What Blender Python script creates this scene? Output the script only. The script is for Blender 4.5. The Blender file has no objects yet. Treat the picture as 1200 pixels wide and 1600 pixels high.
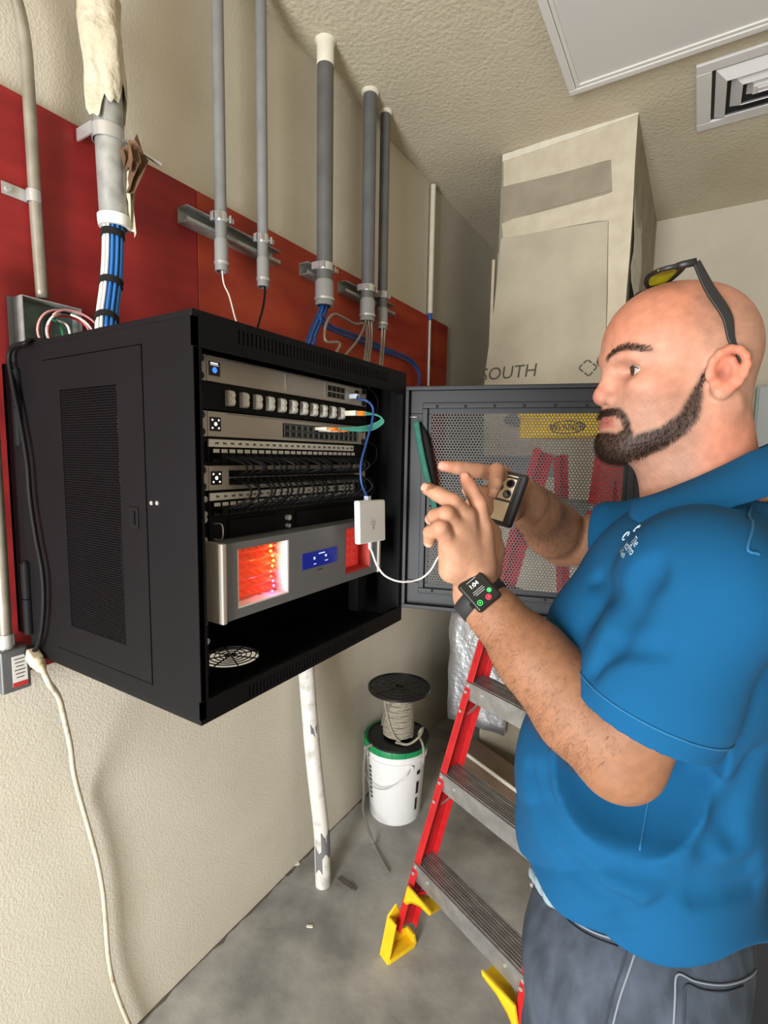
import bpy, math, random
import numpy as np
from mathutils import Vector, Matrix

random.seed(7)
rng = np.random.default_rng(7)
scene = bpy.context.scene
col = scene.collection
PI = math.pi

# ------------------------------------------------------------------ camera
CAM = np.array([1.27, 0.0, 1.65])
YAW, PITCH, ROLL, FPX = math.radians(31.466), math.radians(6.2125), math.radians(0.98973), 793.87
_f = np.array([-math.sin(YAW)*math.cos(PITCH), math.cos(YAW)*math.cos(PITCH), -math.sin(PITCH)])
_r0 = np.array([math.cos(YAW), math.sin(YAW), 0.0])
_u0 = np.cross(_r0, _f)
_r = math.cos(ROLL)*_r0 + math.sin(ROLL)*_u0
_u = -math.sin(ROLL)*_r0 + math.cos(ROLL)*_u0
cam_data = bpy.data.cameras.new('camera')
cam_data.sensor_fit = 'HORIZONTAL'
cam_data.sensor_width = 36.0
cam_data.lens = FPX*36.0/1200.0
cam_data.clip_start = 0.02
cam = bpy.data.objects.new('camera', cam_data)
col.objects.link(cam)
cam.matrix_world = Matrix(((_r[0], _u[0], -_f[0], CAM[0]), (_r[1], _u[1], -_f[1], CAM[1]),
                           (_r[2], _u[2], -_f[2], CAM[2]), (0, 0, 0, 1)))
scene.camera = cam

# ------------------------------------------------------------------ light
world = bpy.data.worlds.new('world')
scene.world = world
world.use_nodes = True
wn = world.node_tree.nodes
wn['Background'].inputs[0].default_value = (0.80, 0.90, 1.0, 1)
wn['Background'].inputs[1].default_value = 1.0

def area_light(name, loc, target, sx, sy, power, color):
    d = bpy.data.lights.new(name, 'AREA')
    d.shape = 'RECTANGLE'; d.size = sx; d.size_y = sy; d.energy = power; d.color = color
    o = bpy.data.objects.new(name, d); col.objects.link(o)
    o.location = loc
    o.rotation_euler = (Vector(target)-Vector(loc)).to_track_quat('-Z', 'Y').to_euler()
    return o
# daylight standing in the open doorway behind the photographer
area_light('doorway_daylight', (0.95, -2.04, 1.10), (0.95, 2.0, 1.10), 0.82, 2.05, 200, (0.97, 0.985, 1.0))
scene.view_settings.view_transform = 'Standard'
scene.view_settings.look = 'None'
scene.view_settings.gamma = 1.0
scene.view_settings.use_curve_mapping = False
scene.view_settings.exposure = 0.0

# ------------------------------------------------------------------ pixel helpers used to measure the place
def ray(px, py):
    return (px-600)/FPX*_r - (py-800)/FPX*_u + _f
def onx(px, py, X):
    d = ray(px, py); return CAM + (X-CAM[0])/d[0]*d
def ony(px, py, Y):
    d = ray(px, py); return CAM + (Y-CAM[1])/d[1]*d
def onz(px, py, Z):
    d = ray(px, py); return CAM + (Z-CAM[2])/d[2]*d
def at(px, py, dep):
    return CAM + dep*ray(px, py)

# ------------------------------------------------------------------ materials
def lin(h):
    if isinstance(h, str):
        h = h.lstrip('#'); c = [int(h[i:i+2], 16)/255 for i in (0, 2, 4)]
    else:
        c = [v/255 for v in h]
    return [v/12.92 if v <= 0.04045 else ((v+0.055)/1.055)**2.4 for v in c] + [1.0]

MATS = {}
def mat(name, color, rough=0.5, metal=0.0, color2=None, nscale=8.0, ndetail=4.0, contrast=(0.35, 0.65),
        bump=0.0, bscale=60.0, bdist=0.002, emit=None, estr=0.0, trans=0.0, alpha=1.0, spec=None, coat=0.0,
        stretch=None, bkind='noise', sheen=0.0, sss=0.0):
    m = bpy.data.materials.new(name); m.use_nodes = True
    nt = m.node_tree; N = nt.nodes; L = nt.links
    b = N['Principled BSDF']
    b.inputs['Base Color'].default_value = lin(color)
    b.inputs['Roughness'].default_value = rough
    b.inputs['Metallic'].default_value = metal
    if spec is not None: b.inputs['Specular IOR Level'].default_value = spec
    if coat: b.inputs['Coat Weight'].default_value = coat
    if trans: b.inputs['Transmission Weight'].default_value = trans
    if sheen: b.inputs['Sheen Weight'].default_value = sheen
    if alpha < 1: b.inputs['Alpha'].default_value = alpha
    if emit is not None:
        b.inputs['Emission Color'].default_value = lin(emit); b.inputs['Emission Strength'].default_value = estr
    tc = N.new('ShaderNodeTexCoord')
    src = tc.outputs['Object']
    if stretch:
        mp = N.new('ShaderNodeMapping'); mp.inputs['Scale'].default_value = stretch
        L.new(src, mp.inputs['Vector']); src = mp.outputs['Vector']
    if color2 is not None:
        nz = N.new('ShaderNodeTexNoise'); nz.inputs['Scale'].default_value = nscale
        nz.inputs['Detail'].default_value = ndetail
        L.new(src, nz.inputs['Vector'])
        cr = N.new('ShaderNodeValToRGB')
        cr.color_ramp.elements[0].position = contrast[0]; cr.color_ramp.elements[0].color = lin(color)
        cr.color_ramp.elements[1].position = contrast[1]; cr.color_ramp.elements[1].color = lin(color2)
        L.new(nz.outputs['Fac'], cr.inputs['Fac']); L.new(cr.outputs['Color'], b.inputs['Base Color'])
    if bump:
        if bkind == 'noise':
            t = N.new('ShaderNodeTexNoise'); t.inputs['Detail'].default_value = 3.0; out = t.outputs['Fac']
        else:
            t = N.new('ShaderNodeTexVoronoi'); out = t.outputs['Distance']
        t.inputs['Scale'].default_value = bscale
        L.new(src, t.inputs['Vector'])
        bp = N.new('ShaderNodeBump'); bp.inputs['Strength'].default_value = bump; bp.inputs['Distance'].default_value = bdist
        L.new(out, bp.inputs['Height']); L.new(bp.outputs['Normal'], b.inputs['Normal'])
    MATS[name] = m
    return m

def vcol_mat(name, rough=0.55, bump=0.0, bscale=300, bdist=0.001, sss=0.0, attr='Col'):
    m = bpy.data.materials.new(name); m.use_nodes = True
    nt = m.node_tree; N = nt.nodes; L = nt.links; b = N['Principled BSDF']
    a = N.new('ShaderNodeAttribute'); a.attribute_name = attr
    tc = N.new('ShaderNodeTexCoord')
    nz = N.new('ShaderNodeTexNoise'); nz.inputs['Scale'].default_value = 90; nz.inputs['Detail'].default_value = 4
    L.new(tc.outputs['Object'], nz.inputs['Vector'])
    mr = N.new('ShaderNodeMapRange'); mr.inputs[1].default_value = 0.3; mr.inputs[2].default_value = 0.7
    mr.inputs[3].default_value = 0.88; mr.inputs[4].default_value = 1.10
    L.new(nz.outputs['Fac'], mr.inputs[0])
    mx = N.new('ShaderNodeMix'); mx.data_type = 'RGBA'; mx.blend_type = 'MULTIPLY'; mx.inputs[0].default_value = 1.0
    L.new(a.outputs['Color'], mx.inputs[6]); L.new(mr.outputs[0], mx.inputs[7])
    L.new(mx.outputs[2], b.inputs['Base Color'])
    b.inputs['Roughness'].default_value = rough
    b.inputs['Specular IOR Level'].default_value = 0.35
    if sss:
        b.inputs['Subsurface Weight'].default_value = sss
        b.inputs['Subsurface Radius'].default_value = (0.008, 0.003, 0.0015)
        b.inputs['Subsurface Scale'].default_value = 0.6
    if bump:
        t = N.new('ShaderNodeTexNoise'); t.inputs['Scale'].default_value = bscale; t.inputs['Detail'].default_value = 3
        L.new(tc.outputs['Object'], t.inputs['Vector'])
        bp = N.new('ShaderNodeBump'); bp.inputs['Strength'].default_value = bump; bp.inputs['Distance'].default_value = bdist
        L.new(t.outputs['Fac'], bp.inputs['Height']); L.new(bp.outputs['Normal'], b.inputs['Normal'])
    MATS[name] = m
    return m

# ------------------------------------------------------------------ mesh building
WL = {}
def unit(v):
    v = np.asarray(v, float); return v/(np.linalg.norm(v)+1e-12)
def frame_from(d, hint=(0, 0, 1)):
    d = unit(d); h = np.asarray(hint, float)
    if abs(np.dot(d, unit(h))) > 0.97: h = np.array([1.0, 0, 0]) if abs(d[0]) < 0.9 else np.array([0, 1.0, 0])
    a = unit(np.cross(h, d)); b = np.cross(d, a)
    return a, b, d

class MB:
    def __init__(s): s.v = []; s.f = []; s.m = []; s.cur = 0
    def add(s, vs, fs):
        o = len(s.v); s.v.extend([tuple(map(float, p)) for p in vs])
        for f in fs: s.f.append(tuple(i+o for i in f)); s.m.append(s.cur)
        return s
    def box(s, c, size, ax=None):
        c = np.asarray(c, float); h = np.asarray(size, float)/2
        A = np.eye(3) if ax is None else np.array(ax, float)
        vs = [c + A[0]*h[0]*i + A[1]*h[1]*j + A[2]*h[2]*k for i in (-1, 1) for j in (-1, 1) for k in (-1, 1)]
        fs = [(0, 1, 3, 2), (4, 6, 7, 5), (0, 4, 5, 1), (2, 3, 7, 6), (0, 2, 6, 4), (1, 5, 7, 3)]
        if np.linalg.det(A) < 0: fs = [f[::-1] for f in fs]
        return s.add(vs, fs)
    def mm(s, a, b):
        a = np.minimum(a, b).astype(float) if False else np.array([min(p, q) for p, q in zip(a, b)], float)
        b2 = np.array([max(p, q) for p, q in zip(a, b)], float)
        return s.box((a+b2)/2, b2-a)
    def cyl(s, p0, p1, r0, r1=None, n=16, caps=True):
        r1 = r0 if r1 is None else r1
        return s.tube([p0, p1], [r0, r1], n, caps)
    def tube(s, pts, r, n=8, caps=True, closed=False, flat=None, hint=(0, 0, 1)):
        P = [np.asarray(p, float) for p in pts]; k = len(P)
        R = [r]*k if np.isscalar(r) else list(r)
        T = []
        for i in range(k):
            if closed: d = P[(i+1) % k]-P[i-1]
            else: d = P[min(i+1, k-1)]-P[max(i-1, 0)]
            T.append(unit(d))
        a, b, _ = frame_from(T[0], hint)
        vs = []
        for i in range(k):
            a = unit(a - np.dot(a, T[i])*T[i]); b = np.cross(T[i], a)
            for j in range(n):
                t = 2*PI*j/n
                fa, fb = (1, 1) if flat is None else flat
                vs.append(P[i] + R[i]*(math.cos(t)*a*fa + math.sin(t)*b*fb))
        fs = []
        for i in range(k if closed else k-1):
            i2 = (i+1) % k
            for j in range(n):
                j2 = (j+1) % n
                fs.append((i*n+j, i*n+j2, i2*n+j2, i2*n+j))
        if caps and not closed:
            fs.append(tuple(range(n-1, -1, -1))); fs.append(tuple((k-1)*n+j for j in range(n)))
        return s.add(vs, fs)
    def lathe(s, base, prof, axis=(0, 0, 1), n=32, closed_prof=False):
        a, b, d = frame_from(axis); base = np.asarray(base, float)
        vs = []; k = len(prof)
        for (r, h) in prof:
            for j in range(n):
                t = 2*PI*j/n; vs.append(base + d*h + r*(math.cos(t)*a + math.sin(t)*b))
        fs = []
        for i in range(k if closed_prof else k-1):
            i2 = (i+1) % k
            for j in range(n):
                j2 = (j+1) % n
                fs.append((i*n+j, i*n+j2, i2*n+j2, i2*n+j))
        return s.add(vs, fs)
    def prism(s, poly, o, u, v, w, depth):
        """2-d polygon (counter-clockwise) in the u,v plane at o, thickness depth along w"""
        o = np.asarray(o, float); u = np.asarray(u, float); v = np.asarray(v, float); w = np.asarray(w, float)
        n = len(poly)
        vs = [o+u*p[0]+v*p[1] for p in poly] + [o+u*p[0]+v*p[1]+w*depth for p in poly]
        fs = [tuple(range(n-1, -1, -1)), tuple(range(n, 2*n))]
        for i in range(n):
            j = (i+1) % n; fs.append((i, j, n+j, n+i))
        if np.dot(np.cross(u, v), w) < 0: fs = [f[::-1] for f in fs]
        return s.add(vs, fs)
    def grid(s, P, closed_u=False):
        """P: array [i][j] of points"""
        k = len(P); n = len(P[0]); vs = [p for row in P for p in row]; fs = []
        for i in range(k-1):
            for j in range(n if closed_u else n-1):
                j2 = (j+1) % n
                fs.append((i*n+j, i*n+j2, (i+1)*n+j2, (i+1)*n+j))
        return s.add(vs, fs)
    def build(s, name, material, parent=None, smooth=False, bevel=0.0, seg=2, solid=0.0, kind=None, label=None, auto=None):
        me = bpy.data.meshes.new(name)
        v = np.array(s.v, float); c = (v.min(0)+v.max(0))/2
        me.from_pydata((v-c).tolist(), [], s.f)
        mats = material if isinstance(material, (list, tuple)) else [material]
        for m in mats: me.materials.append(MATS[m] if isinstance(m, str) else m)
        if len(mats) > 1: me.polygons.foreach_set('material_index', s.m)
        if smooth: me.shade_smooth()
        me.update()
        o = bpy.data.objects.new(name, me); col.objects.link(o)
        if parent is not None:
            o.parent = parent; o.location = Vector(c) - Vector(WL[parent.name])
        else:
            o.location = c
        WL[o.name] = tuple(c)
        if solid:
            md = o.modifiers.new('solid', 'SOLIDIFY'); md.thickness = solid; md.offset = 0
        if bevel:
            md = o.modifiers.new('bevel', 'BEVEL'); md.width = bevel; md.segments = seg; md.limit_method = 'ANGLE'
            md.angle_limit = math.radians(40)
            if smooth is False: me.shade_smooth(); 
            wn_ = o.modifiers.new('wn', 'WEIGHTED_NORMAL')
        if smooth and auto:
            me.set_sharp_from_angle(angle=math.radians(auto))
        if kind: o['kind'] = kind
        if label: o['label'] = label
        return o

def tag(o, label, cat, group=None):
    o['label'] = label; o['category'] = cat
    if group: o['group'] = group
    return o
def thing(name, loc, label, cat, group=None):
    o = bpy.data.objects.new(name, None); col.objects.link(o); o.location = loc; o.empty_display_size = 0.05
    WL[o.name] = tuple(float(x) for x in loc)
    return tag(o, label, cat, group)
def struct(o): o['kind'] = 'structure'; return o
def copy_tree(o, offset, parent=None):
    """copy of a thing with its parts and sub-parts; the thing moves by offset"""
    c = o.copy(); col.objects.link(c)
    if parent is not None: c.parent = parent; WL[c.name] = tuple(np.array(WL[o.name])+np.array(offset))
    else:
        c.location = Vector(o.location)+Vector(offset); WL[c.name] = tuple(np.array(WL[o.name])+np.array(offset))
    for ch in [k for k in bpy.data.objects if k.parent == o]: copy_tree(ch, offset, c)
    return c

def spline(pts, k=8):
    P = [np.asarray(p, float) for p in pts]; P = [2*P[0]-P[1]] + P + [2*P[-1]-P[-2]]; out = []
    for i in range(1, len(P)-2):
        for j in range(k):
            t = j/k
            out.append(0.5*((2*P[i]) + (-P[i-1]+P[i+1])*t + (2*P[i-1]-5*P[i]+4*P[i+1]-P[i+2])*t*t + (-P[i-1]+3*P[i]-3*P[i+1]+P[i+2])*t**3))
    out.append(P[-2]); return out

def text_geo(txt, size, extrude=0.0, shear=0.0):
    cu = bpy.data.curves.new('lettering_tmp', 'FONT'); cu.body = txt; cu.size = size; cu.extrude = extrude
    cu.align_x = 'CENTER'; cu.align_y = 'CENTER'; cu.shear = shear; cu.resolution_u = 3
    ob = bpy.data.objects.new('lettering_tmp', cu); col.objects.link(ob)
    dg = bpy.context.evaluated_depsgraph_get(); dg.update()
    me = bpy.data.meshes.new_from_object(ob.evaluated_get(dg))
    vs = [tuple(v.co) for v in me.vertices]; fs = [tuple(p.vertices) for p in me.polygons]
    bpy.data.objects.remove(ob); bpy.data.curves.remove(cu); bpy.data.meshes.remove(me)
    return vs, fs
def lettering(mb, txt, o, u, v, size, w=None, lift=0.0004, shear=0.0):
    vs, fs = text_geo(txt, size, 0.0, shear)
    o = np.asarray(o, float); u = unit(u); v = unit(v); n = np.cross(u, v)
    mb.add([o+u*p[0]+v*p[1]+n*lift for p in vs], fs)

def perforated(mb, o, u, v, w, h, pitch, rad, depth=0.001):
    """sheet with staggered round holes, really open; each cell has hole walls"""
    o = np.asarray(o, float); u = np.asarray(u, float); v = np.asarray(v, float); nrm = np.cross(u, v)
    dy = pitch*math.sqrt(3)/2; R = pitch/math.sqrt(3)
    ho = [(R*math.sin(PI/3*k), R*math.cos(PI/3*k)) for k in range(6)]
    hi = [(rad*math.sin(PI/3*k), rad*math.cos(PI/3*k)) for k in range(6)]
    rows = int(h/dy)
    for j in range(rows):
        y = (j+0.5)*dy
        off = pitch/2 if j % 2 else 0
        x = pitch/2+off
        while x < w-pitch*0.3:
            c = o+u*x+v*y
            vs = [c+u*a+v*b for a, b in ho]+[c+u*a+v*b for a, b in hi]+[c+u*a+v*b-nrm*depth for a, b in hi]
            fs = []
            for k in range(6):
                k2 = (k+1) % 6
                fs.append((k2, k, 6+k, 6+k2)); fs.append((6+k2, 6+k, 12+k, 12+k2))
            mb.add(vs, fs); x += pitch
    return mb
def frame_rect(mb, o, u, v, w, x0, x1, y0, y1, t, depth):
    """rectangular frame of four bars in plane o+u,v; t bar width; depth along w"""
    u = np.asarray(u, float); v = np.asarray(v, float); w = np.asarray(w, float); o = np.asarray(o, float)
    def bar(a0, a1, b0, b1):
        c = o+u*(a0+a1)/2+v*(b0+b1)/2+w*depth/2
        mb.box(c, (a1-a0, b1-b0, abs(depth)), (u, v, w))
    bar(x0, x1, y1-t, y1); bar(x0, x1, y0, y0+t); bar(x0, x0+t, y0+t, y1-t); bar(x1-t, x1, y0+t, y1-t)

# ------------------------------------------------------------------ material list
mat('wall_paint', '#cdc6b6', 0.85, color2='#c6beac', nscale=3, bump=0.45, bscale=170, bdist=0.003)
mat('ceiling_paint', '#c8bea8', 0.9, color2='#c0b59e', nscale=3, bump=0.75, bscale=65, bdist=0.006)
mat('concrete', '#75746f', 0.75, color2='#a5a39c', nscale=4.5, ndetail=10, contrast=(0.34, 0.64), bump=0.25, bscale=40, bdist=0.003)
mat('red_ply', '#7c1214', 0.65, color2='#961e1c', nscale=5, ndetail=6, bump=0.2, bscale=25, bdist=0.003, stretch=(1, 0.5, 2.5))
mat('orange_ply', '#861c10', 0.65, color2='#a8401e', nscale=4, ndetail=6, bump=0.2, bscale=25, bdist=0.003, stretch=(1, 0.5, 2.5))
mat('ply_edge', '#5b1a12', 0.8, color2='#8a5a3a', nscale=60)
mat('galv', '#a9aaa6', 0.4, 0.35, color2='#8d8e8b', nscale=30)
mat('steel', '#c4c4c2', 0.32, 0.6)
mat('emt', '#9d978a', 0.38, 0.4, color2='#8a8375', nscale=20)
mat('pvc', '#7d7d7c', 0.5, color2='#737373', nscale=14)
mat('pvc_dark', '#5c5c5b', 0.5, color2='#525251', nscale=14)
mat('pvc_fit', '#8a8a88', 0.5)
mat('white_paint', '#d9d4c4', 0.7, color2='#cfc9b7', nscale=20)
mat('white_pipe', '#cfccc4', 0.7, color2='#a9a69f', nscale=18, contrast=(0.52, 0.66), bump=0.2, bscale=60)
mat('pipe_bare', '#6b6b6b', 0.7)
mat('paper', '#c4bba6', 0.95, color2='#b8ad95', nscale=20, bump=1.0, bscale=30, bdist=0.012)
mat('kraft', '#6d5138', 0.85, color2='#553c28', nscale=25)
mat('white_plastic', '#e6e4df', 0.45)
mat('blue_cable', '#2468ae', 0.5)
mat('blue_cable2', '#2456a0', 0.45)
mat('blue_dark', '#1c3f78', 0.5)
mat('white_cable', '#dcdad2', 0.5)
mat('black_rubber', '#0c0c0d', 0.6)
mat('black_cable', '#060607', 0.6, spec=0.25)
mat('velcro', '#0b0b0b', 0.95)
mat('flex_metal', '#9a8f82', 0.4, 0.6, bump=0.8, bscale=400, bdist=0.002)
mat('rack_black', '#0d0d0e', 0.62, spec=0.14, color2='#0f0f11', nscale=6, bump=0.06, bscale=900, bdist=0.0004)
mat('rack_inner', '#0a0a0b', 0.65, spec=0.2)
mat('door_grey', '#17181a', 0.45, spec=0.25)
mat('mesh_grey', '#17181a', 0.5)
mat('silver_face', '#a29a90', 0.45, 0.1)
mat('silver_dark', '#6d6d6e', 0.45, 0.2)
mat('port_black', '#070707', 0.5)
mat('coupler', '#a5a199', 0.6)
mat('coupler_face', '#c9c6bf', 0.5)
mat('label_white', '#cfccc6', 0.6)
mat('screen_black', '#05060a', 0.15)
mat('screen_blue', '#2f6cd0', 0.3, emit='#3f86ff', estr=1.2)
mat('screen_white', '#ffffff', 0.3, emit='#ffffff', estr=0.9); mat('screen_dim', '#8a8a8a', 0.3, emit='#a0a0a0', estr=0.25)
mat('lcd_blue', '#0d1550', 0.2, emit='#1a2bb0', estr=0.35)
mat('lcd_text', '#b8c8ff', 0.2, emit='#c0d0ff', estr=1.0)
mat('led_glow', '#ff5040', 0.4, emit='#ff5538', estr=5.0)
mat('led_amber', '#ffb040', 0.4, emit='#ff9a30', estr=8.0)
mat('led_pink', '#ff50b0', 0.4, emit='#ff48b8', estr=10.0)
mat('crystal', '#c8503a', 0.25, color2='#d86a48', nscale=30, emit='#ff5030', estr=0.25)
mat('red_panel', '#a83a34', 0.35, emit='#ff4038', estr=0.35)
mat('aqua', '#59b7a5', 0.5)
mat('orange_boot', '#d9761d', 0.5)
mat('fiber_white', '#d9d2c2', 0.5)
mat('clear_plug', '#b9c4cf', 0.2)
mat('green_strip', '#1a5446', 0.8, color2='#236152', nscale=40)
mat('red_fiberglass', '#b81a1f', 0.42, color2='#a81519', nscale=30)
mat('yellow_plastic', '#e8bd1c', 0.5, color2='#dcb015', nscale=15)
mat('aluminium', '#b9b9b7', 0.35, 0.75, color2='#a3a3a1', nscale=25)
mat('alu_tread', '#8d8684', 0.45, 0.6, color2='#6d6563', nscale=40)
mat('bucket_white', '#dedddb', 0.45)
mat('green_plastic', '#12824a', 0.45)
mat('spool_black', '#0e0e10', 0.4); mat('spool_rib', '#232326', 0.4)
mat('rope', '#97907f', 0.85, color2='#857e6e', nscale=60, bump=0.6, bscale=250)
mat('ribbon', '#716d62', 0.8)
mat('print_black', '#1a1a1a', 0.7)
mat('print_grey', '#4f4a42', 0.85)
mat('drywall', '#b6ae9b', 0.9, color2='#a69d8a', nscale=4, ndetail=6, bump=0.2, bscale=30, bdist=0.003)
mat('drywall_grey', '#9a917f', 0.9, color2='#8c8372', nscale=9, ndetail=6, bump=0.25, bscale=40, bdist=0.003)
mat('mud', '#c6bda8', 0.85, color2='#bab099', nscale=14, bump=0.4, bscale=30, bdist=0.004)
mat('foil', '#cfd0d2', 0.42, 0.8, bump=0.7, bscale=45, bdist=0.006)
mat('cardboard', '#6f5a48', 0.85, color2='#5f4c3c', nscale=6, ndetail=6)
mat('light_panel', '#cac8c5', 0.5)
mat('light_frame', '#d2d0cb', 0.45)
mat('vent_metal', '#d4d3d1', 0.45)
mat('duct_dark', '#232220', 0.8)
mat('beige_plug', '#c9bea0', 0.6)
mat('cord_beige', '#c4baa4', 0.7, color2='#8d7558', nscale=30, contrast=(0.55, 0.75))
mat('box_grey', '#6a6b6c', 0.5, 0.5)
mat('box_green', '#6d7f78', 0.55, 0.4, color2='#54635e', nscale=25)
mat('pink_wire', '#c98a8a', 0.5)
mat('red_wire', '#a11d1d', 0.5)
mat('green_wire', '#1c6b42', 0.5)
mat('label_red', '#b02a2a', 0.6)
mat('panel_pale', '#a9b2b4', 0.5)
mat('debris', '#5a5148', 0.9)
mat('bag_black', '#08080a', 0.85)
# ================================================================== the room
CEIL = 3.05; BACKY = 3.51; RIGHTX = 2.9; FRONTY = -2.0
struct(MB().mm((-0.12, -2.12, -0.1), (3.02, 3.63, 0.0)).build('floor', 'concrete'))
struct(MB().mm((-0.12, -2.12, CEIL), (3.02, 3.63, CEIL+0.1)).build('ceiling', 'ceiling_paint'))
struct(MB().mm((-0.12, -2.12, 0), (0, 3.63, CEIL)).build('wall_left', 'wall_paint'))
struct(MB().mm((0, BACKY, 0), (RIGHTX, 3.63, CEIL)).build('wall_back', 'wall_paint'))
struct(MB().mm((RIGHTX, -2.12, 0), (3.02, 3.63, CEIL)).build('wall_right', 'wall_paint'))
b = MB(); b.mm((0, -2.12, 0), (0.52, FRONTY, CEIL)); b.mm((1.38, -2.12, 0), (RIGHTX, FRONTY, CEIL)); b.mm((0.52, -2.12, 2.15), (1.38, FRONTY, CEIL))
struct(b.build('wall_front', 'wall_paint'))
b = MB(); b.mm((0.48, -2.0, 0), (0.52, -1.985, 2.19)); b.mm((1.38, -2.0, 0), (1.42, -1.985, 2.19)); b.mm((0.52, -2.0, 2.15), (1.38, -1.985, 2.19))
struct(b.build('trim_1', 'white_paint', bevel=0.003))

# drywall chase in the far corner
CY = 2.42
cx0, cx1 = 0.398, 0.965
b = MB(); b.mm((cx0, CY, 0.0), (cx1, BACKY, CEIL))
chase = struct(b.build('wall_chase', 'drywall_grey'))
def chase_patch(name, poly_px, m, lift, thick=0.003):
    pts = [ony(px, py, CY) for px, py in poly_px]
    mb = MB(); mb.prism([(p[0], p[2]) for p in pts], (0, CY-lift, 0), (1, 0, 0), (0, 0, 1), (0, 1, 0), lift)
    return mb.build(name, m, chase)
chase_patch('joint_compound', [(787, 376), (784, 350), (800, 343), (860, 328), (945, 305), (957, 300), (955, 250), (945, 252), (880, 270), (787, 292), (787, 250), (997, 178), (992, 260), (989, 330), (984, 400), (975, 500), (968, 590), (945, 590), (950, 470), (951, 345), (930, 346), (870, 358)][::-1], 'mud', 0.003)
chase_patch('joint_tape', [(789, 290), (880, 268), (950, 252), (952, 298), (870, 322), (788, 348)][::-1], 'drywall_grey', 0.0022)
chase_patch('caulk_bead', [(786, 254), (786, 243), (880, 212), (999, 168), (998, 180), (880, 222)][::-1], 'white_paint', 0.008)
# the lower sheet that leans out a little on the left
b = MB()
lo = [ony(px, py, CY-0.012) for px, py in ((783, 372), (950, 345), (945, 595), (900, 985), (752, 985), (757, 590), (772, 480))]
b.prism([(p[0], p[2]) for p in lo][::-1], (0, CY-0.012, 0), (1, 0, 0), (0, 0, 1), (0, 1, 0), 0.0115)
sheet = b.build('drywall_sheet', 'drywall', chase)
b = MB(); p = ony(793, 583, CY-0.013); lettering(b, 'SOUTH', (p[0], p[1], p[2]), (1, 0, 0.02), (0.0, 0, 1), 0.083, shear=0.12)
b.build('stencil_lettering', 'print_grey', sheet)
b = MB()
dm = [ony(px, py, CY-0.0135) for px, py in ((904, 575), (918, 562), (933, 573), (920, 588))]
for i in range(4):
    for t0, t1 in ((0.05, 0.42), (0.55, 0.95)):
        a, c = dm[i]*(1-t0)+dm[(i+1) % 4]*t0, dm[i]*(1-t1)+dm[(i+1) % 4]*t1
        d = unit(c-a); b.box((a+c)/2, (np.linalg.norm(c-a), 0.0006, 0.006), (d, (0, 1, 0), np.cross(d, (0, 1, 0))))
b.build('stencil_mark', 'print_grey', sheet)
b = MB(); xl = ony(769, 440, CY+0.02)[0]
b.mm((xl-0.002, CY+0.015, 2.0), (xl+0.012, CY+0.03, ony(780, 402, CY)[2])); b.build('corner_bead', 'mud', chase)
b = MB(); rr = []
for z in np.linspace(2.0, 2.75, 14):
    rr.append([np.array([cx1+0.004+0.03*max(0, 1-abs(z-2.35)/0.35)*abs(math.sin(z*9)), y, z]) for y in np.linspace(CY+0.02, CY+0.35, 6)])
b.grid(rr); b.build('plastic_sheeting', mat('poly_sheet', '#8f897a', 0.25, color2='#a39c8b', nscale=20), chase, smooth=True, solid=0.001)
# foil faced insulation at the foot of the chase
f0 = 0.24
b = MB(); P = []
for i, z in enumerate(np.linspace(0.28, 0.86, 14)):
    P.append([np.array([f0+(0.55-f0)*t+0.004*math.sin(31*z+9*t), CY-0.05+0.006*math.sin(23*z+17*t), z]) for t in np.linspace(0, 1, 9)])
b.grid(P)
for i in range(13):
    pass
P2 = [[row[0]+np.array([0.002*math.sin(9*k), k*0.12, 0]) for k in range(4)] for row in P]
b.grid([r[::-1] for r in P2])
tag(b.build('foil_insulation', 'foil', smooth=True, solid=0.012), 'crinkled silver foil insulation at the foot of the drywall chase behind the ladder', 'insulation')
# cardboard box behind the ladder
u = unit((0.9, -0.43, 0)); w = np.array([0.43, 0.9, 0])/np.linalg.norm((0.43, 0.9)); bo = np.array([0.33, 2.45, 0])
bx = thing('cardboard_box', bo, 'brown cardboard box with torn white edge on the floor behind the ladder', 'box')
bo2 = bo-np.array([0, 0.19, 0]); A = (u, w, (0, 0, 1))
for dw in (0.004, 0.116):
    b = MB(); b.box(bo2+u*0.25+w*dw+np.array([0, 0, 0.105]), (0.50, 0.008, 0.21), A); b.build('side_panel', 'cardboard', bx)
for du in (0.004, 0.496):
    b = MB(); b.box(bo2+u*du+w*0.06+np.array([0, 0, 0.105]), (0.008, 0.104, 0.21), A); b.build('end_panel', 'cardboard', bx)
b = MB(); b.box(bo2+u*0.25+w*0.06+np.array([0, 0, 0.213]), (0.50, 0.12, 0.006), A); b.build('lid', 'cardboard', bx)
b = MB(); b.box(bo2+u*0.25-w*0.002+np.array([0, 0, 0.210]), (0.50, 0.006, 0.016), A); b.build('torn_edge', 'white_paint', bx)

# pale cabinet on the far wall behind the man's neck
pc = thing('wall_cabinet', (1.62, BACKY, 1.55), 'pale grey metal wall cabinet partly hidden behind the bald man', 'cabinet')
z1 = ony(1195, 602, BACKY-0.1)[2]; x0 = ony(1180, 640, BACKY-0.1)[0]
b = MB(); b.mm((x0, BACKY-0.1, 1.30), (x0+0.5, BACKY, z1)); b.build('body', 'panel_pale', pc, bevel=0.004)
b = MB(); b.mm((x0+0.01, BACKY-0.112, 1.31), (x0+0.49, BACKY-0.1, z1-0.01)); dr = b.build('door', 'panel_pale', pc, bevel=0.002)
b = MB(); b.mm((x0+0.44, BACKY-0.125, 1.45), (x0+0.46, BACKY-0.112, 1.53)); b.build('latch', 'steel', dr)

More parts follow.
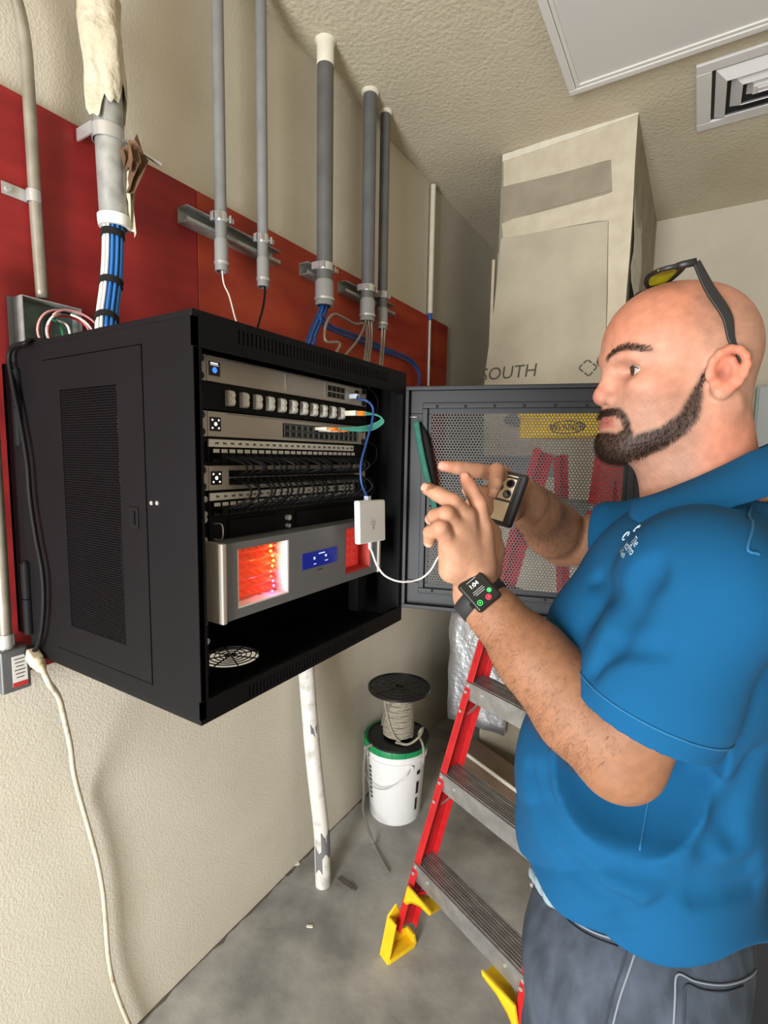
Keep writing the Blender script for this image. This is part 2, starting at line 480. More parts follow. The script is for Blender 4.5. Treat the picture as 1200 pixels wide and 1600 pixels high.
# plywood boards
b = MB(); b.mm((0.001, -0.6, 1.156), (0.018, 1.007, 2.384))
tag(b.build('plywood_board', ['red_ply'], bevel=0.0015), 'dark red painted plywood board on the left wall', 'board')
b = MB(); b.mm((0.001, 1.0095, 1.156), (0.018, 2.70, 2.384))
tag(b.build('plywood_board', ['orange_ply'], bevel=0.0015), 'orange-red stained plywood board behind the grey conduits', 'board')

# ceiling light and air vent
lx0, lx1, ly0, ly1 = 0.763, 1.98, 1.5, 2.115
lt = thing('ceiling_light', ((lx0+lx1)/2, (ly0+ly1)/2, CEIL), 'unlit flat rectangular light panel on the ceiling', 'light')
b = MB(); frame_rect(b, (0, 0, CEIL), (1, 0, 0), (0, 1, 0), (0, 0, -1), lx0, lx1, ly0, ly1, 0.028, 0.045); b.build('frame', 'light_frame', lt, bevel=0.004)
b = MB(); frame_rect(b, (0, 0, CEIL-0.036), (1, 0, 0), (0, 1, 0), (0, 0, -1), lx0+0.03, lx1-0.03, ly0+0.03, ly1-0.03, 0.012, 0.006); b.build('inner_rim', 'light_frame', lt)
b = MB(); b.mm((lx0+0.028, ly0+0.028, CEIL-0.036), (lx1-0.028, ly1-0.028, CEIL-0.002)); b.build('diffuser', 'light_panel', lt)
vx0, vy0, vw, vh = 1.165, 2.235, 0.60, 0.42
vt = thing('air_vent', (vx0+vw/2, vy0+vh/2, CEIL), 'square stepped louvre air vent in the ceiling beside the light', 'vent')
b = MB(); frame_rect(b, (0, 0, CEIL), (1, 0, 0), (0, 1, 0), (0, 0, -1), vx0, vx0+vw, vy0, vy0+vh, 0.05, 0.012); b.build('flange', 'vent_metal', vt, bevel=0.004)
b = MB(); b.mm((vx0+0.05, vy0+0.05, CEIL-0.002), (vx0+vw-0.05, vy0+vh-0.05, CEIL-0.0005)); b.build('duct_opening', 'duct_dark', vt)
for k in range(4):
    o1 = 0.062+0.05*k; o2 = o1+0.036
    b = MB(); q = []
    for oo, zz in ((o1, CEIL-0.004), (o2, CEIL-0.03)):
        q.append([np.array(p) for p in ((vx0+oo, vy0+oo, zz), (vx0+vw-oo, vy0+oo, zz), (vx0+vw-oo, vy0+vh-oo, zz), (vx0+oo, vy0+vh-oo, zz))])
    if vy0+o2 < vy0+vh-o2:
        b.grid(q, closed_u=True); b.build('louvre', 'vent_metal', vt, solid=0.003)
b = MB(); b.box((vx0+vw/2, vy0+vh/2, CEIL-0.024), (0.24, 0.05, 0.006)); b.build('centre_plate', 'vent_metal', vt, bevel=0.002)

# ================================================================== conduits on the left wall
def conduit(name, label, X, pxb, r, top, m, clamp_px=None, fit=True, cat='conduit', bottom_z=None, group=None, y=None):
    p = onx(pxb[0], pxb[1], X); y = p[1] if y is None else y; zb = p[2]
    t = thing(name, (X, y, zb), label, cat, group)
    b = MB(); b.lathe((X, y, 0), [(r*0.86, zb), (r, zb), (r, top), (r*0.86, top)], n=24); b.build('pipe', m, t, smooth=True, auto=40)
    if fit:
        b = MB(); k = r*1.16
        b.lathe((X, y, zb), [(r*0.9, -0.012), (k, -0.012), (k, 0.045), (r, 0.052)], n=24); b.build('adapter', 'pvc_fit', t, smooth=True, auto=40)
        b = MB(); prof = [(r*0.85, -0.036)]
        for i in range(4): prof += [(k*1.0, -0.036+i*0.006), (k*0.93, -0.033+i*0.006)]
        prof += [(r*0.85, -0.012)]
        b.lathe((X, y, zb), prof, n=24); b.build('threaded_end', 'pvc_fit', t, smooth=True, auto=30)
        b = MB(); b.lathe((X, y, zb), [(k*0.9, -0.018), (k*1.1, -0.018), (k*1.1, -0.010), (k*0.9, -0.010)], n=24); b.build('lock_ring', 'steel', t, smooth=True, auto=40)
    if clamp_px is not None:
        zc = onx(clamp_px[0], clamp_px[1], X)[2]
        b = MB(); b.lathe((X, y, zc), [(r*1.01, -0.013), (r*1.07, -0.013), (r*1.07, 0.013), (r*1.01, 0.013)], n=24)
        for s in (-1, 1):
            b.box((X-r*0.5, y+s*(r*1.05+0.004), zc), (r*1.1, 0.004, 0.024))
        cl = b.build('clamp', 'steel', t, smooth=True, auto=40)
        b = MB(); b.cyl((X+r*0.45, y-r*0.9, zc), (X+r*0.45, y+r*1.5+0.014, zc), 0.0042, n=10); b.box((X+r*0.45, y+r*1.5+0.008, zc), (0.013, 0.006, 0.013))
        b.box((X+r*0.45, y+r*1.1+0.003, zc), (0.022, 0.003, 0.02)); b.box((X+r*0.45, y-r*1.05, zc), (0.02, 0.012, 0.02))
        b.build('clamp_bolt', 'steel', cl)
    return t, (X, y, zb)
XP = 0.078
c3, e3 = conduit('pvc_conduit', 'slim light grey plastic conduit with a thin white wire below it', XP, (346, 404), 0.0162, CEIL, 'pvc', (346, 341))
c4, e4 = conduit('pvc_conduit', 'slim light grey plastic conduit with a black wire below it', XP, (411, 430), 0.0162, CEIL, 'pvc', (411, 374))
c5, e5 = conduit('pvc_conduit', 'thick dark grey plastic conduit with white painted top and blue cables below', 0.09, (507, 462), 0.0285, CEIL, 'pvc_dark', (507, 418))
b = MB(); zt = onx(503, 98, 0.09)[2]; b.lathe((0.09, e5[1], 0), [(0.0288, zt), (0.0298, zt+0.002), (0.0298, CEIL-0.012), (0.037, CEIL)], n=24); b.build('painted_top', 'white_paint', c5, smooth=True, auto=40)
c6, e6 = conduit('pvc_conduit', 'thick dark grey plastic conduit with metal flex cables below, left of a close pair', 0.09, (574, 488), 0.0262, CEIL, 'pvc_dark', (574, 451))
c7, e7 = conduit('pvc_conduit', 'narrower dark grey plastic conduit tight to the right of a thicker one', 0.082, (597, 501), 0.0205, CEIL, 'pvc_dark', (597, 461))
for t_, e_, r_ in ((c6, e6, 0.0295), (c7, e7, 0.0235)):
    b = MB(); prof = [(r_*0.8, CEIL-0.012), (r_*1.05, CEIL-0.010), (r_*1.25, CEIL-0.001)]
    b.lathe((e_[0], e_[1], 0), prof, n=20); b.build('plaster_collar', 'white_paint', t_, smooth=True)
# thin riser near the chase
p = onx(672, 490, 0.022); yr = p[1]
rs = thing('thin_riser_pipe', (0.022, yr, 1.9), 'thin white painted riser pipe with bare metal lower end near the corner', 'pipe')
b = MB(); b.cyl((0.022, yr, p[2]), (0.022, yr, CEIL-0.02), 0.0135, n=16); b.build('painted_pipe', 'white_paint', rs, smooth=True, auto=40)
b = MB(); b.cyl((0.022, yr, 1.2), (0.022, yr, p[2]), 0.0085, n=12); b.build('bare_pipe', 'steel', rs, smooth=True, auto=40)
b = MB(); b.cyl((0.022, yr, p[2]-0.035), (0.022, yr, p[2]+0.002), 0.0115, n=14); b.build('blue_tape', 'blue_cable2', rs, smooth=True, auto=40)

# strut channels
def strut(pa, pb, label):
    a = onx(pa[0], pa[1], 0.018); c = onx(pb[0], pb[1], 0.018); y0, y1, z = a[1], c[1], a[2]
    t = thing('strut_channel', (0.018, (y0+y1)/2, z), label, 'channel', 'galvanised strut channels')
    x0, x1, h = 0.0185, 0.0585, 0.0415
    b = MB(); b.mm((x0, y0, z-h/2), (x0+0.0025, y1, z+h/2)); b.build('web', 'galv', t)
    for s in (-1, 1):
        b = MB(); zz = z+s*(h/2-0.00125)
        b.mm((x0+0.0025, y0, zz-0.00125), (x1, y1, zz+0.00125)); fl = b.build('flange', 'galv', t)
        b = MB(); b.mm((x1-0.0025, y0, zz), (x1, y1, zz-s*0.0105)); b.build('lip', 'galv', fl)
strut((277, 337), (424, 395), 'long galvanised strut channel carrying the two slim grey conduits')
strut((467, 421), (496, 433), 'short galvanised strut channel stub left of the white-topped conduit')
strut((527, 449), (606, 481), 'galvanised strut channel behind the close pair of dark conduits')

# wires hanging from the slim conduits
def cable(name, pts, r, m, label, cat='cable', group=None, n=8, k=8):
    b = MB(); b.tube(spline(pts, k), r, n); return tag(b.build(name, m, smooth=True), label, cat, group)
def pz(lst): return [onx(x, y, X) for x, y, X in lst]
cable('thin_wire', pz([(346, 402, 0.08), (349, 440, 0.09), (358, 462, 0.12), (366, 492, 0.16), (369, 502, 0.18), (371, 512, 0.20)]), 0.0022, 'white_cable', 'thin white wire hanging out of the slim conduit', 'wire')
cable('thin_wire', pz([(412, 432, 0.08), (414, 456, 0.09), (411, 480, 0.11), (403, 510, 0.16), (401, 518, 0.18), (399, 528, 0.20)]), 0.0035, 'black_cable', 'thin black wire hanging out of the slim conduit', 'wire')

# metal conduit far left, with strap and box
emt = thing('metal_conduit', onx(66, 470, 0.04), 'bent galvanised metal conduit dropping to the open junction box', 'conduit')
pts = [onx(x, y, X) for x, y, X in ((10, -40, 0.05), (24, -5, 0.05), (33, 30, 0.048), (40, 75, 0.046), (44, 130, 0.044), (50, 230, 0.04), (56, 330, 0.036), (61, 400, 0.036), (66, 466, 0.038))]
kx = (CEIL-pts[0][2])/(pts[0][2]-pts[1][2]); dd_ = (pts[0]-pts[1])*kx; pts = [pts[0]+dd_*s*np.array([1, 1-0.5*s, 1]) for s in np.linspace(1, 0, 9)[:-1]]+pts
b = MB(); b.tube(spline(pts, 6), 0.0118, 14); b.build('pipe', 'emt', emt, smooth=True)
b = MB(); p = onx(53, 308, 0.036); b.lathe(p, [(0.0119, -0.012), (0.0138, -0.012), (0.0138, 0.012), (0.0119, 0.012)], n=18); b.box((0.02, p[1]-0.03, p[2]+0.002), (0.003, 0.045, 0.024))
st = b.build('strap', 'steel', emt, smooth=True, auto=40)
b = MB(); b.cyl((0.0215, p[1]-0.042, p[2]+0.002), (0.026, p[1]-0.042, p[2]+0.002), 0.006, n=10); b.build('strap_screw', 'steel', st)
ya = onx(22, 500, 0.02)[1]; yb = onx(114, 500, 0.02)[1]; zt = onx(60, 470, 0.04)[2]; zb_ = zt-0.135
jb = thing('junction_box', (0.02, (ya+yb)/2, zb_), 'open metal junction box with coiled wires on the red board', 'electrical box')
b = MB(); b.mm((0.0185, ya, zb_), (0.021, yb, zt)); b.build('back_plate', 'box_green', jb)
for (y0, y1, z0, z1) in ((ya, ya+0.002, zb_, zt), (yb-0.002, yb, zb_, zt), (ya+0.002, yb-0.002, zt-0.002, zt), (ya+0.002, yb-0.002, zb_, zb_+0.002)):
    b = MB(); b.mm((0.021, y0, z0), (0.058, y1, z1)); b.build('side', 'galv', jb)
b = MB()
b.mm((0.021, ya-0.012, zb_), (0.0225, ya, zt)); b.build('mounting_plate', 'box_grey', jb)
cyc = (ya+yb)/2+0.02; czc = (zt+zb_)/2+0.005
for i, (m, rr_, ph, dx) in enumerate((('pink_wire', 0.055, 0.2, 0.062), ('black_cable', 0.052, 1.0, 0.066), ('white_cable', 0.049, 2.0, 0.07), ('red_wire', 0.045, 2.6, 0.06), ('pink_wire', 0.058, 3.0, 0.074))):
    pp = []
    for k in range(30):
        t = ph+k/29*2*PI*0.92
        pp.append((dx+0.004*math.sin(3*t), cyc+rr_*math.cos(t)+0.004*i, czc+rr_*0.88*math.sin(t)))
    b = MB(); b.tube(pp, 0.0026, 8); b.build('coiled_wire', m, jb, smooth=True)
b = MB(); b.tube(spline([(0.03, cyc-0.01, zt-0.03), (0.06, cyc-0.01, zt-0.045), (0.07, cyc-0.005, zt-0.08), (0.06, cyc+0.02, zb_+0.005)], 6), 0.0026, 8); b.build('loose_wire', 'green_wire', jb, smooth=True)
b = MB(); b.tube(spline([(0.03, cyc, zt-0.03), (0.065, cyc+0.004, zt-0.045), (0.075, cyc+0.008, zt-0.08), (0.06, cyc+0.04, zb_+0.01)], 6), 0.0026, 8); b.build('loose_wire', 'white_cable', jb, smooth=True)

# large metal conduit with torn paper wrap
bg = thing('large_metal_conduit', onx(178, 350, 0.085), 'large galvanised metal conduit wrapped in torn masking paper', 'conduit')
pA = onx(166, 120, 0.085); pB = onx(179, 345, 0.085)
b = MB(); b.cyl(pB, pB+(pA-pB)*(CEIL-pB[2])/(pA[2]-pB[2]), 0.031, n=28); b.build('pipe', 'galv', bg, smooth=True, auto=40)
b = MB(); d = unit(pA-pB); b.lathe(pB, [(0.026, -0.016), (0.034, -0.016), (0.0355, -0.005), (0.0355, 0.008), (0.032, 0.010)], axis=d, n=28); b.build('bushing', 'white_plastic', bg, smooth=True, auto=40)
pc_ = onx(169, 212, 0.085)
b = MB(); b.lathe(pc_, [(0.0315, -0.014), (0.0338, -0.014), (0.0338, 0.014), (0.0315, 0.014)], axis=d, n=28)
for s in (-1, 1): b.box(pc_+np.array([-0.03, s*0.036, 0]), (0.06, 0.004, 0.026))
cl = b.build('clamp', 'steel', bg, smooth=True, auto=40)
b = MB(); q = pc_+np.array([0.02, 0.03, -0.004]); b.cyl(q, q+np.array([0.02, 0.075, -0.02]), 0.0045, n=10); b.box(q+np.array([0.004, 0.014, -0.003]), (0.022, 0.012, 0.022)); b.build('clamp_bolt', 'steel', cl)
# paper
tipz = onx(205, 205, 0.085)[2]
P = []
nn = 40
a_, b_, d_ = frame_from(d)
for i in range(46):
    s = i/45
    row = []
    for j in range(nn):
        t = 2*PI*j/nn
        dirv = math.cos(t)*a_+math.sin(t)*b_
        # torn lower rim: longer towards the room side and to the right
        low = 0.055*(0.5+0.5*math.sin(t*2+0.6)) + 0.018*math.sin(5*t)+0.01*math.sin(11*t+1)
        rim = pc_+d_*(0.085-low)
        top = pA+(pA-pB)*0.55
        base = rim*(1-s)+(top+(0))*s
        along = pc_+d_*np.dot(base-pc_, d_)
        h = np.dot(base-pc_, d_)
        tri = lambda v: 2*abs((v/(2*PI)) % 1.0-0.5)*2-1
        rr_ = 0.040+0.0035*tri(3*t+h*9)+0.0025*tri(5*t-h*14+1)+0.0012*math.sin(9*t+h*40) + 0.008*math.exp(-((h-0.19)/0.02)**2)*max(0, math.sin(t+0.6)) + 0.003*tri(h*30+t)
        row.append(along+dirv*rr_)
    P.append(row)
b = MB(); b.grid(P, closed_u=True); b.build('paper_wrap', 'paper', bg, smooth=True, solid=0.0012)
# brown torn paper scraps hanging
def scrap(name, px, m, seed, X=0.13):
    r2 = np.random.default_rng(seed); P = []
    L_ = [onx(x, y, X) for x, y in px[0]]; R_ = [onx(x, y, X) for x, y in px[1]]
    for i in range(len(L_)):
        row = []
        for t in np.linspace(0, 1, 6):
            p = L_[i]*(1-t)+R_[i]*t
            p = p+np.array([0.012*math.sin(7*t+i*1.3+seed)+r2.normal()*0.003, 0, r2.normal()*0.002]); row.append(p)
        P.append(row)
    b = MB(); b.grid(P); return b.build(name, m, bg, smooth=False, solid=0.001)
scrap('torn_scrap', [[(200, 222), (203, 240), (206, 262), (200, 280), (198, 300)], [(214, 214), (228, 238), (232, 252), (218, 275), (207, 300)]], 'kraft', 3)
scrap('torn_scrap', [[(196, 265), (196, 300), (199, 330), (203, 355)], [(206, 262), (207, 298), (206, 328), (211, 368)]], 'paper', 5, 0.11)
scrap('torn_scrap', [[(190, 232), (195, 250), (198, 262)], [(200, 228), (205, 250), (204, 268)]], 'kraft', 8, 0.135)
# bundle of blue and white cables out of it
bd = [onx(x, y, X) for x, y, X in ((178, 340, 0.085), (177, 370, 0.085), (176, 410, 0.088), (173, 450, 0.095), (168, 490, 0.11), (166, 520, 0.13))]
cb = spline(bd, 5)
k = 0
offs = [(0.006+0.0066*ring, 2*PI*j/n_+ring*0.3) for ring, n_ in ((0, 3), (1, 8), (2, 12)) for j in range(n_)]
for (ro, th) in offs:
    pp = []
    for i, c in enumerate(cb):
        tt = unit(cb[min(i+1, len(cb)-1)]-cb[max(i-1, 0)]); a1, b1, _ = frame_from(tt, (1, 0, 0))
        pp.append(c+ro*(math.cos(th)*a1+math.sin(th)*b1))
    side = pp[8][1]-cb[8][1]
    isw = side < -0.0125
    b = MB(); b.tube(pp, 0.0038, 7)
    tag(b.build('network_cable', 'white_cable' if isw else 'blue_cable', smooth=True), ('white network cable on the left side of the strapped bundle under the large metal conduit' if isw else 'blue network cable in the strapped bundle under the large metal conduit'), 'cable', 'white cables in the strapped bundle' if isw else 'blue cables in the strapped bundle')
for (px, py, X) in ((176.5, 367, 0.085), (174, 443, 0.0935), (167, 500, 0.116)):
    c = onx(px, py, X); i = int(np.argmin([np.linalg.norm(q-c) for q in cb])); tt = unit(cb[min(i+1, len(cb)-1)]-cb[max(i-1, 0)])
    b = MB(); b.lathe(c, [(0.0230, -0.008), (0.0250, -0.008), (0.0250, 0.008), (0.0230, 0.008)], axis=tt, n=24, closed_prof=True)
    which = {367: 'upper', 443: 'middle', 500: 'lowest'}[py]
    tag(b.build('cable_strap', 'velcro', smooth=True, auto=40), f'{which} black hook-and-loop strap around the blue and white cable bundle', 'strap', 'black straps on the cable bundle')

# cables under the thick conduits
for i in range(7):
    t = (i-3)/3; o = np.array([0.006*math.sin(i*2.1), 0.010*t, 0])
    base = [(507, 478, 0.09), (502, 492, 0.10), (495, 508, 0.12), (487, 526, 0.15), (483, 540, 0.18)]
    pts = [onx(x+t*2.5, y, X)+o for x, y, X in base]+[np.array([0.20, 1.165, 1.80+0.008*i]), np.array([0.20, 1.140, 1.77+0.008*i])]
    cable('network_cable', pts, 0.0042, 'blue_cable2' if i % 3 else 'blue_dark', 'blue network cable fanning down from the white-topped conduit to the rack', group='blue cables under the white-topped conduit')
for i in range(6):
    o = np.array([0.005*math.sin(i*1.7), 0, 0.011*math.cos(i*1.1)])
    base = [(500, 496, 0.12), (515, 512, 0.10), (540, 523, 0.07), (570, 533, 0.05), (605, 547, 0.04), (632, 558, 0.04), (648, 570, 0.045), (655, 588, 0.05), (653, 612, 0.06), (650, 700, 0.05), (648, 790, 0.04)]
    pts = [onx(x, y+1.2*math.sin(i+0.03*x), X)+o*(0.8+0.4*math.sin(x*0.05+i)) for x, y, X in base]
    cable('network_cable', pts, 0.0036, 'blue_dark' if i % 2 else 'blue_cable2', 'blue network cable in the loose run along the wall behind the rack', group='blue cables along the wall')
for i in range(5):
    e = e6 if i < 3 else e7; t = (i % 3-1)*0.016
    ex = onx(574+(i*5 if i < 3 else 8+i*4), 565, 0.16)
    pts = [np.array([e[0]+0.004*i, e[1]+t, e[2]-0.01]), np.array([e[0]+0.01, e[1]+t*1.1, e[2]-0.10]), np.array([e[0]+0.05, e[1]+t-0.08, e[2]-0.23]), np.array([e[0]+0.07, e[1]+t-0.13, e[2]-0.42]), np.array([0.16, 1.30+0.01*i, 1.66]), np.array([0.16, 1.142, 1.58+0.015*i])]
    sp_ = spline(pts, 26); R_ = [0.0058*(1.0 if j % 2 else 0.86) for j in range(len(sp_))]
    b = MB(); b.tube(sp_, R_, 8); tag(b.build('flex_cable', 'flex_metal', smooth=True), ('leftmost', 'second from left', 'middle', 'second from right', 'rightmost')[i]+' of five ribbed metal flex cables dropping from the close pair of conduits', 'cable', 'metal flex cables under the close pair')
pts = [onx(x, y, X) for x, y, X in ((572, 504, 0.095), (555, 506, 0.11), (538, 497, 0.13), (522, 491, 0.14), (511, 502, 0.15), (507, 520, 0.16), (510, 534, 0.17), (530, 542, 0.18))]+[np.array([0.19, 1.25, 1.84]), np.array([0.19, 1.142, 1.80])]
sp_ = spline(pts, 24); b = MB(); b.tube(sp_, [0.0055*(1.0 if j % 2 else 0.86) for j in range(len(sp_))], 8)
tag(b.build('flex_cable', 'flex_metal', smooth=True), 'ribbed metal flex cable looping left in an arch above the rack', 'cable')
pts = [onx(x, y, X) for x, y, X in ((570, 505, 0.095), (566, 518, 0.12), (556, 535, 0.14), (545, 548, 0.16))]+[np.array([0.18, 1.25, 1.80]), np.array([0.18, 1.142, 1.76])]
sp_ = spline(pts, 20); b = MB(); b.tube(sp_, [0.0055*(1.0 if j % 2 else 0.86) for j in range(len(sp_))], 8)
tag(b.build('flex_cable', 'flex_metal', smooth=True), 'short ribbed metal flex cable slanting left from the close pair', 'cable')

# lower left: conduit and box with a label
p0 = onx(-4, 790, 0.05); p1 = onx(10, 1012, 0.05); p0 = p1+(p0-p1)*2.6
lb = thing('labelled_box', (0.05, p1[1], p1[2]-0.08), 'small grey metal box with white label under a conduit at the left edge', 'electrical box')
b = MB(); b.cyl(p1, p0, 0.012, n=14); b.build('pipe', 'emt', lb, smooth=True, auto=40)
b = MB(); b.lathe(p1, [(0.012, 0.0), (0.016, 0.0), (0.016, 0.03), (0.012, 0.03)], axis=unit(p0-p1), n=16); b.build('connector', 'steel', lb, smooth=True, auto=40)
bc = p1+np.array([0, 0.006, -0.046]); b = MB(); b.box(bc, (0.05, 0.055, 0.092)); b.build('body', 'box_grey', lb, bevel=0.004)
b = MB(); b.box(bc+np.array([0.0256, 0.006, -0.002]), (0.0008, 0.028, 0.066)); lab = b.build('label', 'label_white', lb)
b = MB(); b.box(bc+np.array([0.0262, 0.006, -0.031]), (0.0008, 0.028, 0.010)); b.build('label_band', 'label_red', lab)
b = MB()
for i in range(6): b.box(bc+np.array([0.0262, 0.006, 0.024-i*0.008]), (0.0006, 0.02-0.003*(i % 3), 0.002))
b.build('label_print', 'print_grey', lab)

# white pipe below the rack
fp = onz(505, 1381, 0.0)
tp = ony(478, 1040, fp[1]+0.0)
wp = thing('waste_pipe', fp, 'white painted pipe with bare patches rising from the floor to the rack', 'pipe')
path = spline([fp, fp+np.array([-0.004, 0, 0.10]), fp*0.72+tp*0.28+np.array([0.012, 0, 0]), fp*0.4+tp*0.6, tp, tp+(tp-fp)*0.22], 6)
b = MB(); b.tube(path, 0.030, 20); b.build('pipe', 'white_pipe', wp, smooth=True, auto=50)
def pipe_band(z0, z1, th0, th1, r, m, name):
    b = MB(); P = []
    for z in np.linspace(z0, z1, 6):
        i = int(np.argmin([abs(q[2]-z) for q in path])); j = min(i+1, len(path)-1)
        pr = [q[2] for q in path]; c = np.array([np.interp(z, pr, [q[0] for q in path]), np.interp(z, pr, [q[1] for q in path]), z])
        P.append([c+r*np.array([math.cos(t), math.sin(t), 0])+np.array([0, 0, 0.012*math.sin(5*t+z*30)]) for t in np.linspace(th0, th1, 10)])
    b.grid(P); b.build(name, m, wp, smooth=True)
pipe_band(0.13, 0.22, -1.0, 0.5, 0.0308, 'pipe_bare', 'bare_patch')
pipe_band(0.07, 0.16, -1.9, -0.9, 0.0308, 'pipe_bare', 'bare_patch')
pipe_band(0.60, 0.64, -0.9, 0.0, 0.0308, 'pipe_bare', 'bare_patch')

# dirty crack where the floor slab meets the left wall
b = MB(); rc = np.random.default_rng(11); ys = np.linspace(0.55, 2.4, 60); P = []
for y in ys: P.append([np.array([0.0005, y, 0.0008+0.003*rc.random()]), np.array([0.004+0.012*rc.random()**2, y+0.01*rc.random(), 0.0008])])
b.grid([[r[1], r[0]] for r in P]); struct(b.build('trim_2', 'debris'))
# bits on the floor
def bit(px, py, sx, sy, sz, rz, m, label, name='debris_bit', cat='debris'):
    p = onz(px, py, 0); c, s = math.cos(rz), math.sin(rz)
    b = MB(); poly = [(-sx/2, -sy/2), (0, -sy*0.6), (sx/2, -sy*0.35), (sx*0.45, sy/2), (-sx*0.1, sy*0.42), (-sx*0.5, sy*0.3)]
    b.prism(poly, (p[0], p[1], 0.0), (c, s, 0), (-s, c, 0), (0, 0, 1), sz)
    tag(b.build(name, m), label, cat)
bit(540, 1381, 0.075, 0.020, 0.006, -0.15, 'debris', 'brown wood splinter on the floor right of the white pipe', 'wood_splinter')
bit(552, 1386, 0.04, 0.012, 0.005, -0.5, 'debris', 'short dark splinter beside the brown wood splinter', 'wood_splinter')
bit(484, 1448, 0.022, 0.008, 0.004, 0.4, 'white_paint', 'small white chip lying alone on the concrete floor', 'paint_chip')
bit(462, 1351, 0.03, 0.012, 0.005, 0.9, 'white_paint', 'pale crumb at the wall foot left of the white pipe', 'plaster_crumb')
bit(447, 1368, 0.02, 0.01, 0.004, 0.2, 'debris', 'dark crumb at the wall foot left of the white pipe', 'plaster_crumb')
# ================================================================== network rack
RX, RY0, RY1, RZ0, RZ1 = 0.635, 0.499, 1.134, 1.224, 1.858
RB = 0.095
rk = thing('network_rack', (0.02, (RY0+RY1)/2, RZ0), 'black wall-mounted network rack cabinet with its mesh door swung open', 'rack')
T = 0.012
def rpart(name, m, fn, parent=None, **kw):
    b = MB(); fn(b); return b.build(name, m, parent or rk, **kw)
# top and bottom
rpart('top_panel', 'rack_black', lambda b: b.mm((RB, RY0, RZ1-0.010), (RX-0.004, RY1, RZ1)), bevel=0.002)
hc = (0.47, 0.705); hr = 0.058
def bottom(b):
    x0, x1, y0, y1 = RB, RX-0.004, RY0, RY1
    n = 32; z0, z1 = RZ0, RZ0+0.008
    def sq(t):
        c, s = math.cos(t), math.sin(t); k = 1/max(abs(c), abs(s)); a = 0.075
        return (hc[0]+a*c*k, hc[1]+a*s*k)
    ring_i = [(hc[0]+hr*math.cos(2*PI*j/n), hc[1]+hr*math.sin(2*PI*j/n)) for j in range(n)]
    ring_o = [sq(2*PI*j/n) for j in range(n)]
    P = [[(x, y, z1) for x, y in ring_o], [(x, y, z1) for x, y in ring_i], [(x, y, z0) for x, y in ring_i], [(x, y, z0) for x, y in ring_o]]
    b.grid([[np.array(p) for p in r] for r in P], closed_u=True)
    a = 0.075
    b.mm((x0, y0, z0), (hc[0]-a, y1, z1)); b.mm((hc[0]+a, y0, z0), (x1, y1, z1))
    b.mm((hc[0]-a, y0, z0), (hc[0]+a, hc[1]-a, z1)); b.mm((hc[0]-a, hc[1]+a, z0), (hc[0]+a, y1, z1))
rpart('bottom_panel', 'rack_inner', bottom)
def grille(b):
    for r in (0.012, 0.022, 0.032, 0.042, 0.052):
        b.tube([(hc[0]+r*math.cos(t), hc[1]+r*math.sin(t), RZ0+0.010) for t in np.linspace(0, 2*PI, 32, endpoint=False)], 0.0012, 6, closed=True)
    for k in range(4):
        t = PI/4*k+0.3; d = np.array([math.cos(t), math.sin(t), 0])*0.06
        b.cyl(np.array([hc[0], hc[1], RZ0+0.010])-d, np.array([hc[0], hc[1], RZ0+0.010])+d, 0.0014, n=6)
rpart('fan_grille', 'rack_black', grille, smooth=True)
rpart('back_panel', 'rack_inner', lambda b: b.mm((RB, RY0+0.004, RZ0+0.008), (RB+0.006, RY1-0.004, RZ1-0.010)))
# right side
rpart('side_panel', 'rack_inner', lambda b: b.mm((RB+0.006, RY1-0.006, RZ0+0.008), (RX-0.006, RY1, RZ1-0.010)))
# left side: fixed frame + recessed perforated side door
SX0, SX1, SZ0, SZ1 = 0.205, 0.512, 1.262, 1.818
def leftframe(b):
    b.mm((RB, RY0, RZ0+0.008), (SX0-0.002, RY0+0.006, RZ1-0.010)); b.mm((SX1+0.002, RY0, RZ0+0.008), (RX, RY0+0.010, RZ1-0.010))
    b.mm((SX0-0.002, RY0, SZ1+0.002), (SX1+0.002, RY0+0.006, RZ1-0.010)); b.mm((SX0-0.002, RY0, RZ0+0.008), (SX1+0.002, RY0+0.006, SZ0-0.002))
rpart('side_frame', 'rack_black', leftframe)
PX0, PX1, PZ0, PZ1 = 0.262, 0.442, 1.315, 1.762
def sdoor(b):
    y = RY0-0.001
    frame_o = (0, y, 0)
    b.mm((SX0, y, SZ0), (PX0, y+0.004, SZ1)); b.mm((PX1, y, SZ0), (SX1, y+0.004, SZ1)); b.mm((PX0, y, SZ0), (PX1, y+0.004, PZ0)); b.mm((PX0, y, PZ1), (PX1, y+0.004, SZ1))
sd = rpart('side_door', 'rack_black', sdoor)
b = MB(); perforated(b, (PX0-0.003, RY0+0.0005, PZ0-0.003), np.array([1., 0, 0]), np.array([0, 0, 1.]), PX1-PX0+0.008, PZ1-PZ0+0.008, 0.0052, 0.0021, 0.0008)
b.build('perforated_sheet', 'rack_black', sd, kind='stuff')
b = MB(); p = ony(211, 809, RY0); b.box((p[0], RY0-0.002, p[2]), (0.024, 0.003, 0.036)); lt_ = b.build('latch', 'rack_inner', sd, bevel=0.001)
b = MB(); b.box((p[0]+0.003, RY0-0.0045, p[2]), (0.007, 0.003, 0.022)); b.build('latch_slide', 'rack_black', lt_)
for px in (237.5, 246.5):
    p = ony(px, 786, RY0); b = MB(); b.cyl((p[0], RY0-0.002, p[2]), (p[0], RY0+0.001, p[2]), 0.0035, n=10); b.build('rivet', 'steel', rk)
